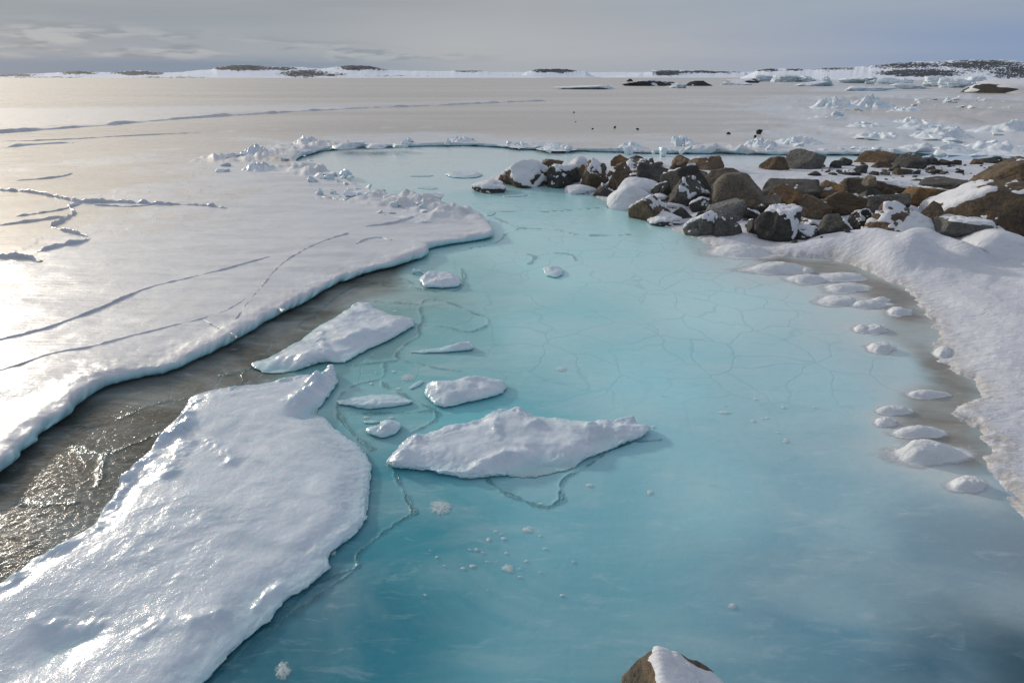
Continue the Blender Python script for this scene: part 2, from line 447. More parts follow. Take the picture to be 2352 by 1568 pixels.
RUBBLE = [([(505, 366), (590, 364), (640, 354), (700, 347), (765, 343)], .9, .30), ([(690, 384), (745, 397), (775, 415), (830, 440), (870, 455), (950, 464), (1005, 472), (1045, 490)], .75, .30),
          ([(700, 332), (765, 338), (950, 334), (1080, 331), (1300, 341), (1500, 345), (1750, 346), (2000, 350), (2300, 350)], 1.3, .34)]


def build_sea_ice():
    P, F, r = polar_grid(-60, 60, 1150, 1900, 184, 760, (650, 900, 1300, 2000, 3500, 6000, 12000))
    X, Y = P[:, 0], P[:, 1]
    sd, n = poly_sdf(P, chaikin(sheet_poly, 1))
    near = sd < 3
    sd = np.where(np.abs(sd) < 8, smooth_edge(P, r, sd, 3), sd)
    k = np.clip(r / 7.0, 0.8, 8)
    base = 0.14 + 0.03 * np.exp(-np.abs(sd) / .8) * fbm2(X * 1.3, Y * 1.3, 3, 19) + 0.015 * fbm2(X * .35, Y * .35, 3, 11) + 0.006 * fbm2(X * 3, Y * 3, 4, 12)
    rim = np.exp(-((sd + 0.12) / 0.18) ** 2) * 0.05 * np.clip(fbm2(X * 1.1, Y * 1.1, 3, 14) + 0.35, 0, 1)
    z = base + rim * (r < 30) + (r < 14) * np.exp(-np.abs(sd) / .35) * .022 * fbm2(X * 7, Y * 7, 4, 15)
    rub = np.zeros(len(P))
    for i, (pl, w, h) in enumerate(RUBBLE):
        d = line_dist(P, gpts(pl, .13), 4 * w)
        m = d < 1e8
        g = np.exp(-(d[m] / w) ** 2) * sstep(-.2, .35, fbm2(X[m] * .45, Y[m] * .35, 3, 70 + i))
        rg = np.clip(.75 - 1.5 * np.abs(fbm2(X[m] * 1.3 + i, Y[m] * 1.1, 3, 75 + i)), 0, 1) + .4 * fbm2(X[m] * 4, Y[m] * 4, 3, 78)
        z[m] += h * g * np.clip(rg, 0, 1.2); rub[m] = np.maximum(rub[m], g)
    # pale wind-packed part of the sheet, bare grey-beige young ice elsewhere
    snow_zone = gpts([(-900, 700), (0, 640), (120, 592), (240, 540), (380, 478), (430, 430), (490, 385), (520, 345), (620, 332), (760, 326), (1000, 320), (1300, 330), (1700, 338),
                      (1820, 330), (1900, 280), (1850, 262), (1840, 240), (1900, 215), (2050, 200), (2600, 195), (4000, 200), (4000, 380), (1600, 420), (1700, 900), (0, 1700), (-1500, 1500)])
    s1, _ = poly_sdf(P, snow_zone)
    strip = gpts([(-900, 262), (0, 250), (500, 243), (1000, 236), (1260, 231), (1000, 243), (600, 262), (300, 283), (0, 304), (-900, 370)])
    s2, _ = poly_sdf(P, strip)
    wz = np.clip(r * .28, 0.5, 25)
    snow = (0.92 + .45 * fbm2(X * .35 + Y * .2, Y * .9 - X * .5, 4, 33)) * sstep(1, -1, (s1 + wz * .9 * fbm2(X * .4, Y * .4, 4, 34)) / wz)
    snow = np.maximum(snow, 0.62 * sstep(0.4, -0.4, s2 / wz))
    farR = sstep(.28, .62, X / np.maximum(Y, 1) + .12 * fbm2(X * .06, Y * .03, 4, 36)) * sstep(25, 32, Y)
    snow = np.where(farR > 0, np.clip(snow * (1 - farR) + farR * (0.33 + 1.1 * fbm2(X * .12, Y * .05, 4, 31)), 0, 1), snow)
    snow = np.maximum(snow, rub)
    # faint swirls of frost on the young ice
    sw = fbm2(X * .15 + 2 * fbm2(X * .08, Y * .08, 3, 81), Y * .15, 4, 82)
    snow = np.clip(snow + 0.22 * sstep(0.05, .35, sw) * (snow < .5), 0, 1)
    z += 0.02 * (snow > 0.5) * fbm2(X * .9, Y * 2.2, 4, 17) * (r < 60)
    farbump = farR * np.clip(fbm2(X * .35, Y * .22, 4, 91) - .05, 0, 1) * 0.55 * (r < 120)
    z += farbump
    Q, zz, s = edge_profile(P, sd, n, z, k)
    blue = np.clip(1.8 - zz / 0.095, 0, 1) * (s > .3)
    V = np.concatenate([Q, zz[:, None]], 1)
    # the level drops with the earth's curve far out, so it meets the shore below the skyline
    keep = (sd[F] < 0.20 * k[F]).all(1)
    V, F2, at = compact(V, F[keep], {'snow': snow, 'blue': blue})
    o = mk('sea_ice', V, F2, M_SHEET, attrs=at)
    tag(o, kind='structure')

build_sea_ice()

def pressure_ridge(i, pl, h, w):
    pts = chaikin(gpts(pl, .14), 2, False)
    seg = np.hypot(*np.diff(pts, axis=0).T); L = np.concatenate([[0], np.cumsum(seg)])
    dist = np.hypot(*pts.mean(0)); st = max(.02, dist * .0022)
    n = int(min(L[-1] / st, 1500)) + 2
    u = np.linspace(0, L[-1], n)
    C = np.stack([np.interp(u, L, pts[:, 0]), np.interp(u, L, pts[:, 1])], 1)
    C += w * 1.2 * np.stack([fbm2(u / w * .10, u * 0, 4, 300 + i), fbm2(u / w * .10, u * 0 + 5, 4, 320 + i)], 1)
    T = np.gradient(C, axis=0); T /= np.maximum(np.linalg.norm(T, axis=1), 1e-9)[:, None]
    N = np.stack([-T[:, 1], T[:, 0]], 1)
    end = sstep(0, 6 * w, u) * sstep(0, 6 * w, L[-1] - u)
    amp = h * end * np.clip((.75 if i < 10 else .6) + .9 * fbm2(u / w * (.16 if i < 10 else .1), u * 0, 3, 340 + i), .12, 1.6)
    wid = w * (.7 + .6 * fbm2(u / w * .2, u * 0, 3, 350 + i))
    V = []
    for a, zz in ((-1.5, -.25), (-.9, .25), (-.35, .85), (0.0, 1.0), (.3, .75), (.8, .2), (1.6, -.25)):
        jit = .16 * fbm2(u / w * .9, u * 0 + a * 7, 3, 360 + i)
        p = C + N * (wid * (a + jit))[:, None]
        V.append(np.concatenate([p, (.150 + amp * (zz + jit * .5) - (.02 if abs(a) > 1 else 0))[:, None]], 1))
    V = np.stack(V, 1).reshape(-1, 3)
    o = mk('pressure_ridge', V, grid_faces(n, 7), M_SHEET, attrs={'snow': np.full(len(V), .8), 'blue': np.zeros(len(V))})
    tag(o, RIDGE_LABELS[i], 'ice ridge', 'ridges and cracks in the sheet ice')
RIDGE_LABELS = ['longest dark crack ridge running right across the beige young ice', 'zigzag crack ridge dropping from the long one toward the white sheet', 'thick short ridge at the left edge above the glare', 'faint crack ridge between the zigzag and the left edge',
    'upper faint crack ridge meeting the zigzag at its top', 'topmost curling crack ridge on the young ice at left', 'very long low ridge of snow curving across the far young ice', 'short heavy ridge at the left edge under the very long far ridge', 'thin broken ridge just under the very long far ridge',
    'short spur beside the junction of the crack ridges', 'smooth seam across the white sheet nearest the dark lead', 'second seam across the white sheet, farther from the lead', 'crumbly pale crack climbing the middle of the white sheet', 'small hump like a whale back near the sheet tip',
    'small glinting hump near the bend of the lead', 'folded ridge behind the sheet tip by the rubble', 'low rim just above the sheet tip edge', 'upturned lip at the very tip of the sheet', 'low fold left of the folded ridge', 'dark-edged step in the sheet by the lead']
for i, (pl, h, w) in enumerate(RIDGES):
    if i in (16, 17): continue
    k = .45 if i not in (6, 7, 13, 14, 15) else .7
    pressure_ridge(i, pl, h * (.62 if i < 10 else .32), w * k * (.75 if i < 10 else .42))

# ------------------------------------------------------------------ the snowy shore
MOUNDS = [  # x0, top, x1, base in the picture (shore snow over buried boulders), stretch
    (815, 680, 1370, 945), (1065, 825, 1330, 1000), (1340, 730, 1640, 880), (570, 740, 870, 870), (240, 775, 590, 900),
    (1640, 690, 2010, 830), (1330, 830, 1560, 960), (1700, 860, 1960, 960), (880, 560, 1120, 660), (700, 900, 1000, 985)]
MB = [  # the same, lower down the shore
    (1290, 310, 1480, 380), (1500, 500, 1792, 640), (1320, 560, 1700, 760), (1560, 700, 1800, 900), (1420, 960, 1700, 1150), (1560, 1150, 1800, 1400), (1020, 240, 1100, 275), (1220, 255, 1400, 300), (1400, 380, 1700, 470)]
def mound_list():
    out = []
    for lst, zz, kk in ((MOUNDS, ZR4, .28), (MB, ZB, .42)):
        for (x0, y0, x1, y1) in lst:
            (a, b), (c, d) = zz([(x0, y0), (x1, y1)])
            p = G((a + c) / 2, d, .15); dist = math.hypot(*p)
            slant = math.hypot(dist, CAM_H)
            w = (c - a) / FPX * slant
            dirv = p / dist
            cen = p + dirv * w * .35
            _, dy, dz = ray(1176, b)
            _, dyb, dzb = ray(1176, d)
            top_z = CAM_H + cen[1] * dz / dy
            out.append((cen, w * .5, (max(0.06, min(top_z - .15, w * .34)) if lst is MOUNDS else .045)))
    return out
ML = mound_list()

def beach_h(P, detail=True):
    X, Y = P[:, 0], P[:, 1]
    sd, n = poly_sdf(P, beach_poly)
    r = np.hypot(X, Y)
    sdn = sd + 0.16 * fbm2(X * 1.5, Y * 1.5, 4, 21) + 0.09 * fbm2(X * 9, Y * 9, 4, 22)
    ins = -sdn
    h = np.where(ins > 0, 0.02 * sstep(0, .10, ins) + 0.15 * (1 - np.exp(-np.maximum(ins, 0) / 1.1)), np.maximum(ins * 1.2, -.4))
    amp = sstep(0.0, 0.4, ins)
    h = h + amp * (0.06 * fbm2(X * .7, Y * .7, 3, 23) + 0.016 * fbm2(X * 3.1, Y * 3.1, 4, 24))
    h = h + .16 * sstep(.35, 1.3, ins) * np.clip(fbm2(X * 1.1, Y * 1.1, 3, 26) + .1, 0, 1) * sstep(9.5, 11, r) * sstep(22, 18, r)
    for cen, w, hh in ML:
        d2 = ((P - cen) ** 2).sum(1) / (w * w)
        m = d2 < 9
        h[m] += hh * np.exp(-(d2[m] * 1.1) ** 1.25) * sstep(-0.05, 0.9, -sd[m])
    if detail:
        h = h + amp * (r < 16) * (0.011 * sstep(-.1, .5, fbm2(X * .7, Y * .7, 3, 29)) * fbm2(X * 9 + 1.5 * fbm2(X * 2, Y * 2, 2, 27), Y * 16, 4, 25))
    return h, ins

def hb(x, y):
    h, _ = beach_h(np.array([[float(x), float(y)]]), False)
    return max(float(h[0]), 0.0)

def build_beach():
    P, F, r = polar_grid(-4, 74, 820, 2100, 330, 720)
    h, ins = beach_h(P)
    X, Y = P[:, 0], P[:, 1]
    dirt = sstep(-.2, .35, fbm2(X * .7, Y * .7, 4, 28)) * sstep(11, 8, np.hypot(X, Y))
    dirt = np.maximum(dirt * .8, sstep(.30, .0, ins) * .75)
    keep = (h[F] > -0.3).any(1) & (r[F] < 90).all(1)
    V, F2, at = compact(np.concatenate([P, h[:, None]], 1), F[keep], {'dirt': dirt})
    tag(mk('snow_ground', V, F2, M_BEACH, attrs=at), kind='structure')
build_beach()

# ------------------------------------------------------------------ water of the pool and its bed
ANCH = [  # picture position, water albedo (sRGB); bottom right darkened with painted-in shade
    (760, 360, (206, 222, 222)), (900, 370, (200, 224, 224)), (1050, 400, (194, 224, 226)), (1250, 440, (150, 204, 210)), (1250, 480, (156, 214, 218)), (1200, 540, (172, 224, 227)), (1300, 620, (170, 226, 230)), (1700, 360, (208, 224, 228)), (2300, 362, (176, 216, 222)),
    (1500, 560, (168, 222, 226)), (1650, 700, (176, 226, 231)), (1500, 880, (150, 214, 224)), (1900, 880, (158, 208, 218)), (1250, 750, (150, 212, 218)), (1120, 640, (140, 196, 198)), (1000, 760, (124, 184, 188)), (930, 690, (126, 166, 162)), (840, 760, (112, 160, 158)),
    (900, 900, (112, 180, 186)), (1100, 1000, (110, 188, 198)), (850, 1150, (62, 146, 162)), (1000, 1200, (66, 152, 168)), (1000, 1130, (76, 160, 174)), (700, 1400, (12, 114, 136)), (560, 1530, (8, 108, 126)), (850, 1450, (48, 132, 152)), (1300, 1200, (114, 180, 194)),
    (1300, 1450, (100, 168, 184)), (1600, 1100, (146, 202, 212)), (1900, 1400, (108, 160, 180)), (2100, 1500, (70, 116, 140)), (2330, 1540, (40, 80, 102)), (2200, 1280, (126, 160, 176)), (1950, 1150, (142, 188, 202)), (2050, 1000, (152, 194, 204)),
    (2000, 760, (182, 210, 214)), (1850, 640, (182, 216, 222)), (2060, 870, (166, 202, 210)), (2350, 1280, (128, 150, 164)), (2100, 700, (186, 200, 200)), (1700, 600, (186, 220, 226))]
WET = [ZB([(300, 150), (560, 180), (760, 195), (850, 215), (950, 250), (1050, 305), (1150, 340), (1250, 400), (1270, 500), (1200, 540), (1060, 500), (1010, 420), (880, 370), (740, 320), (640, 280), (500, 240)]),
       ZB([(1200, 640), (1340, 720), (1380, 780), (1500, 850), (1590, 940), (1500, 1000), (1440, 1010), (1530, 1090), (1620, 1190), (1600, 1340), (1450, 1330), (1340, 1220), (1200, 1150), (1120, 1060), (1160, 950), (1280, 890), (1270, 800)]),
       ZB([(1000, 500), (1220, 480), (1320, 560), (1360, 660), (1200, 680), (1040, 600)])]

LUMPS = [((1115, 1150, 1400, 1290), .17, 'largest white domed lump standing alone in the shallows near the shore'), ((1410, 1340, 1560, 1445), .10, 'blurred low lump nearest the viewer at the foot of the beach'),
         ((945, 632, 1060, 692), .11, 'small shiny domed lump out in the water beside the bay in the beach'), ((872, 530, 945, 582), .07, 'left one of two touching lumps off the beach'), ((930, 530, 1025, 588), .09, 'right one of two touching lumps off the beach'),
         ((690, 368, 870, 432), .10, 'long rounded lump at the left end of a string of lumps'), ((865, 400, 1025, 450), .09, 'middle lump of the string of lumps off the beach'), ((1050, 438, 1155, 492), .09, 'right-hand lump of the string, next to the wet sand'),
         ((965, 388, 1045, 420), .06, 'little lump tucked behind the string of lumps'), ((305, 190, 575, 262), .15, 'broad flat-topped snow lump in the water below the rock apron'), ((108, 78, 385, 168), .17, 'broad smooth snow lump farthest out below the rock apron'),
         ((520, 252, 690, 312), .10, 'low lump right beside the broad flat-topped lump'), ((575, 233, 630, 262), .07, 'tiny lump between the flat-topped lump and its low neighbour'), ((700, 245, 880, 300), .08, 'pale snow tongue across the wet sand'), ((720, 300, 900, 362), .07, 'second snow tongue nearer the viewer on the wet sand'),
         ((1170, 888, 1340, 940), .07, 'soft grey lump at the upper end of the lower wet patch'), ((1020, 975, 1155, 1030), .07, 'soft lump along the outer side of the lower wet patch'), ((985, 1035, 1075, 1095), .06, 'outermost soft lump left of the lower wet patch'), ((1110, 1075, 1310, 1155), .08, 'wide soft lump right behind the largest domed lump'),
         ((1310, 648, 1385, 722), .10, 'yellowish icy lump at the foot of the beach edge')]

CRACKS = [
    Z2([(1720, 115), (1750, 200), (1720, 290), (1560, 310), (1400, 280), (1300, 260), (1080, 262), (1070, 220), (1250, 190), (1330, 240)]),
    Z2([(1060, 240), (900, 250), (780, 300), (680, 380), (560, 480), (430, 560)]),
    Z2([(1490, 350), (1400, 380), (1390, 470), (1420, 520), (1370, 600), (1400, 650), (1280, 710), (1190, 810), (1240, 850), (1400, 870), (1500, 910), (1700, 930)]),
    Z2([(1030, 380), (1200, 390), (1370, 400)]),
    Z2([(1500, 360), (1640, 390), (1800, 470), (1950, 510), (1900, 600), (1750, 630), (1600, 575), (1430, 570)]),
    Z2([(690, 910), (900, 880), (1190, 850)]),
    Z2([(1110, 870), (1110, 960), (1060, 1000), (900, 1030), (840, 1060)]),
    Z2([(1080, 1010), (1150, 1080), (1270, 1130), (1400, 1200), (1550, 1260), (1500, 1340), (1330, 1420)]),
    Z2([(780, 1100), (720, 1180), (740, 1280), (820, 1390), (900, 1480), (1000, 1560)]),
    Z2([(750, 1270), (1000, 1275), (1480, 1250)]),
    Z3([(150, 690), (200, 760), (260, 900), (330, 1040)]),
    ZL([(1560, 0), (1400, 90), (1280, 190), (1160, 280), (1180, 370), (1040, 420), (900, 480), (820, 550), (700, 650), (640, 760), (480, 890), (360, 1000), (200, 1130), (80, 1260)]),
    ZL([(1180, 350), (1130, 410), (960, 520), (850, 610), (720, 690), (560, 780), (440, 850), (300, 1000)]),
    Z3([(860, 800), (960, 890), (1100, 940), (1260, 1010), (1400, 950), (1370, 880), (1390, 790), (1550, 720), (1800, 540), (2100, 510)]),
    ZR3([(170, 600), (280, 650), (400, 700), (700, 705), (830, 745), (1000, 760), (1300, 750)]),
    ZR3([(400, 700), (280, 740), (250, 800), (100, 850), (0, 860)]),
    ZR3([(220, 850), (300, 890), (550, 920), (480, 990)]),
    ZR3([(550, 920), (680, 900), (830, 910), (860, 960)]),
    ZR3([(140, 555), (550, 565), (800, 550), (1050, 530)]),
    ZA([(320, 450), (400, 480), (490, 500), (620, 450), (740, 400)]),
    ZA([(490, 500), (480, 580), (460, 640)]),
    ZA([(90, 720), (250, 730), (350, 720)]),
    ZA([(1000, 130), (1080, 120), (1130, 110), (1180, 90)]), ZA([(1130, 110), (1140, 150)]),
    ZA([(400, 380), (560, 330), (740, 250), (860, 240)]),
]

def build_water():
    # bed
    P, F, r = polar_grid(-62, 76, 300, 2100, 320, 180)
    X, Y = P[:, 0], P[:, 1]
    sb, _ = poly_sdf(P, beach_poly)
    z = -0.12 - 0.5 * sstep(0, 2.5, sb) + 0.05 * fbm2(X, Y, 4, 51)
    m, t = new_mat('pool_bed')
    wp = t.n('ShaderNodeNewGeometry').outputs['Position']
    c = t.mix(t.maprange(t.noise(wp, 1.2, 5, 0.6), .35, .65), (0.42, 0.58, 0.58), (0.52, 0.66, 0.66))
    p = t.n('ShaderNodeBsdfPrincipled', inp={'Base Color': c, 'Roughness': 0.9})
    t.n('ShaderNodeOutputMaterial', inp={0: p.outputs[0]})
    tag(mk('pool_bed', np.concatenate([P, z[:, None]], 1), F, m), kind='structure')
    # surface
    P, F, r = polar_grid(-60, 72, 1100, 2000, 332, 760)
    X, Y = P[:, 0], P[:, 1]
    sd, _ = poly_sdf(P, sheet_poly)
    sb, _ = poly_sdf(P, beach_poly)
    keepv = (sd > -0.6) & (sb > -0.5)
    keep = keepv[F].any(1)
    P2, F2, at = compact(P, F[keep], {'r': r, 'sb': sb})
    X, Y = P2[:, 0], P2[:, 1]; r = at['r']
    # colour of the water body: silt and depth by place, plus shade painted in at lower right
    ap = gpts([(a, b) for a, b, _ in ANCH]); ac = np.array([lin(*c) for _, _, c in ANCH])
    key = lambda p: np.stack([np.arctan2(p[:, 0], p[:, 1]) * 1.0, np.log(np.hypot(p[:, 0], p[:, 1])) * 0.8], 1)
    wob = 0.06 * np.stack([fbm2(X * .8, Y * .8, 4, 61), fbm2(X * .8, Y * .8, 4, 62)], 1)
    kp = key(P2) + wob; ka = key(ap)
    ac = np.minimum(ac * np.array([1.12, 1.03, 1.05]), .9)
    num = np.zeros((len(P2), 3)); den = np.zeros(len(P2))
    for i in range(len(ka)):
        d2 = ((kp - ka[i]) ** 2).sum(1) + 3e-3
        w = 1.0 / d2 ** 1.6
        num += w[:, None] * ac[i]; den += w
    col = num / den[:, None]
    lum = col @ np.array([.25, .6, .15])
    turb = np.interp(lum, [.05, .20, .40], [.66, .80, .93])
    z = 0.002 * fbm2(X * .7, Y * .7, 3, 63)
    for b, h, lab in LUMPS:         # pale slush frozen round each lump
        (x0, y0), (x1, y1) = ZB([(b[0], b[1]), (b[2], b[3])])
        c = G((x0 + x1) / 2, y0 + (y1 - y0) * .75); w = (x1 - x0) / FPX * np.hypot(*c) * .75
        d2 = ((P2 - c) ** 2).sum(1) / w ** 2 * (1 + .8 * fbm2(X * 3, Y * 3, 3, 66))
        f = .80 * np.exp(-d2 * .75)
        col = col * (1 - f)[:, None] + np.array([.60, .64, .66]) * f[:, None]
    # refrozen cracks: low strings of ice crumbs
    cr = np.zeros(len(P2))
    for i, pl in enumerate(CRACKS):
        pts = chaikin(gpts(pl), 2, False)
        dist = np.hypot(*pts.mean(0)); w = 0.006 + 0.0013 * dist
        d = line_dist(P2, pts, 14 * w)
        m = d < 1e8
        dd = d[m] + 2.5 * w * fbm2(X[m] / w * .09, Y[m] / w * .09, 3, 100 + i)
        lump = np.clip(0.5 + 1.1 * fbm2(X[m] / w * .5, Y[m] / w * .5, 2, 140 + i), 0, 2)
        a = 0.0025 + 0.0004 * dist
        prof = (np.exp(-((np.abs(dd) - 1.3 * w) / w) ** 2) - 0.9 * np.exp(-(dd / (0.9 * w)) ** 2))
        z[m] += a * prof * (.45 + lump)
        cr[m] = np.maximum(cr[m], np.exp(-(dd / (1.1 * w)) ** 2))
    # rippled skin of ice in the lead on the left
    lead = gpts([(-900, 1600), (-200, 1040), (0, 960), (240, 820), (450, 765), (760, 610), (940, 585), (900, 665), (800, 700), (660, 830), (600, 890), (520, 1000), (330, 1220), (90, 1420), (-300, 1800)])
    sl, _ = poly_sdf(P2, lead)
    ld = sstep(.15, -.15, sl)
    nz = fbm2(X * 1.2, Y * 1.2, 5, 67)
    f = sstep(.30, -.20, sl + .25 * nz)
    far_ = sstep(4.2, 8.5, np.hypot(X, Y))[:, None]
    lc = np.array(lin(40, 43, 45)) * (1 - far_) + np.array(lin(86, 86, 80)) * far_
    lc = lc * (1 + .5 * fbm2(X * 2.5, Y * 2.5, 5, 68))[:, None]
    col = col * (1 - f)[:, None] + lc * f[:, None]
    for q, pl in enumerate(WET):
        sw, _ = poly_sdf(P2, chaikin(gpts(pl), 1))
        f = sstep(.28, -.22, sw + .22 * fbm2(X * 1.6, Y * 2.4, 4, 69 + q)) * (.95 if q < 2 else .6)
        wc = np.array(lin(122, 114, 103)) * (1 + .35 * fbm2(X * 2.2, Y * 3.5, 4, 73))[:, None]
        col = col * (1 - f)[:, None] + wc * f[:, None]
        turb = np.maximum(turb, f)
    F3 = F2
    m, t = new_mat('pool_water')
    wp = t.n('ShaderNodeNewGeometry').outputs['Position']
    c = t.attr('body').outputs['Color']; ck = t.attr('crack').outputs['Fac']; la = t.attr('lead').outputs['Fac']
    # wide faint polygons of older cracks under the skin
    dv = t.n('ShaderNodeVectorMath', operation='ADD', inp={0: wp, 1: t.n('ShaderNodeVectorMath', operation='SCALE', inp={0: t.n('ShaderNodeTexNoise', inp={'Vector': wp, 'Scale': 0.9, 'Detail': 3.0}).outputs['Color'], 'Scale': 0.9}).outputs[0]}).outputs[0]
    vo = t.n('ShaderNodeTexVoronoi', feature='DISTANCE_TO_EDGE', inp={'Vector': dv, 'Scale': 1.5}).outputs[0]
    vl = t.maprange(vo, 0.0, 0.035, 1.0, 0.0)
    vm = t.maprange(t.noise(wp, 0.5, 3), 0.32, 0.55)
    vl = t.math('MULTIPLY', t.math('MULTIPLY', vl, vm), t.maprange(t.n('ShaderNodeSeparateXYZ', inp={0: wp}).outputs[1], 3.8, 6.0))
    veil = t.noise(t.mapping(wp, (0.6, 1.2, 1)), 1.0, 6, 0.6, 0.8)
    mk_ = t.maprange(t.attr('turbid').outputs['Fac'], 0.66, 0.84, 0.12, 1.0)
    c = t.mix(t.math('MULTIPLY', t.maprange(veil, 0.38, 0.72, 0.0, 0.32), mk_), c, (0.58, 0.70, 0.73))
    sv = t.noise(t.mapping(wp, (2.5, 9.0, 1), (0, 0, R(15))), 1.0, 7, 0.68, 1.0)
    c = t.mix(t.maprange(sv, 0.52, 0.78, 0.0, 0.30), c, (0.62, 0.74, 0.77))
    c = t.mix(t.maprange(sv, 0.46, 0.25, 0.0, 0.18), c, (0.08, 0.30, 0.35))
    c = t.mix(t.math('MULTIPLY', vl, 0.20), c, (0.10, 0.34, 0.38))
    c = t.mix(t.math('MULTIPLY', ck, 0.6), c, (0.03, 0.15, 0.18))
    # scattered frost specks
    fs = t.maprange(t.noise(wp, 14, 4, 0.7), 0.70, 0.78)
    fm = t.maprange(t.noise(wp, 1.1, 3), 0.5, 0.65)
    c = t.mix(t.math('MULTIPLY', t.math('MULTIPLY', fs, fm), 0.5), c, (0.6, 0.7, 0.72))
    h = t.math('ADD', t.math('MULTIPLY', t.noise(wp, 9, 4, 0.6, 0.3), 0.0035), t.math('MULTIPLY', t.noise(wp, 45, 3, 0.6), 0.0007))
    hl = t.math('ADD', t.math('MULTIPLY', t.noise(t.mapping(wp, (14, 22, 9), (0, 0, R(28))), 1.0, 5, 0.6, .6), 0.0068), t.math('MULTIPLY', t.noise(wp, 70, 3, .6), 0.0008))
    hh = t.math('ADD', t.math('MULTIPLY', h, t.math('SUBTRACT', 1.0, la)), t.math('MULTIPLY', hl, la))
    hh = t.math('ADD', hh, t.math('MULTIPLY', t.math('MULTIPLY', ck, t.noise(wp, 55, 2)), 0.012))
    hh = t.math('SUBTRACT', hh, t.math('MULTIPLY', vl, 0.0015))
    bp = t.n('ShaderNodeBump', inp={'Strength': 1.0, 'Distance': 1.0, 'Height': hh})
    fr = t.n('ShaderNodeFresnel', inp={'IOR': 1.31, 'Normal': bp.outputs[0]}).outputs[0]
    df = t.n('ShaderNodeBsdfDiffuse', inp={0: c, 'Normal': bp.outputs[0]})
    tr = t.n('ShaderNodeBsdfTransparent', inp={0: (1, 1, 1, 1)})
    op = t.math('MAXIMUM', t.attr('turbid').outputs['Fac'], t.math('MULTIPLY', la, 0.9))
    m1 = t.n('ShaderNodeMixShader', inp={0: op, 1: tr.outputs[0], 2: df.outputs[0]})
    gl = t.n('ShaderNodeBsdfGlossy', inp={0: (1, 1, 1, 1), 'Roughness': t.maprange(la, 0, 1, 0.24, 0.14), 'Normal': bp.outputs[0]})
    fr = t.math('MULTIPLY', fr, t.math('SUBTRACT', 1.0, t.math('MULTIPLY', la, 0.3)))
    m2 = t.n('ShaderNodeMixShader', inp={0: fr, 1: m1.outputs[0], 2: gl.outputs[0]})
    va = t.n('ShaderNodeVolumeAbsorption', inp={'Color': (0.15, 0.80, 0.84, 1), 'Density': 1.1})
    t.n('ShaderNodeOutputMaterial', inp={0: m2.outputs[0], 1: va.outputs[0]})
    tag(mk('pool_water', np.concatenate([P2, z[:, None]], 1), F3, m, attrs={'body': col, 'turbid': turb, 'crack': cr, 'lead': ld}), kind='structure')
build_water()

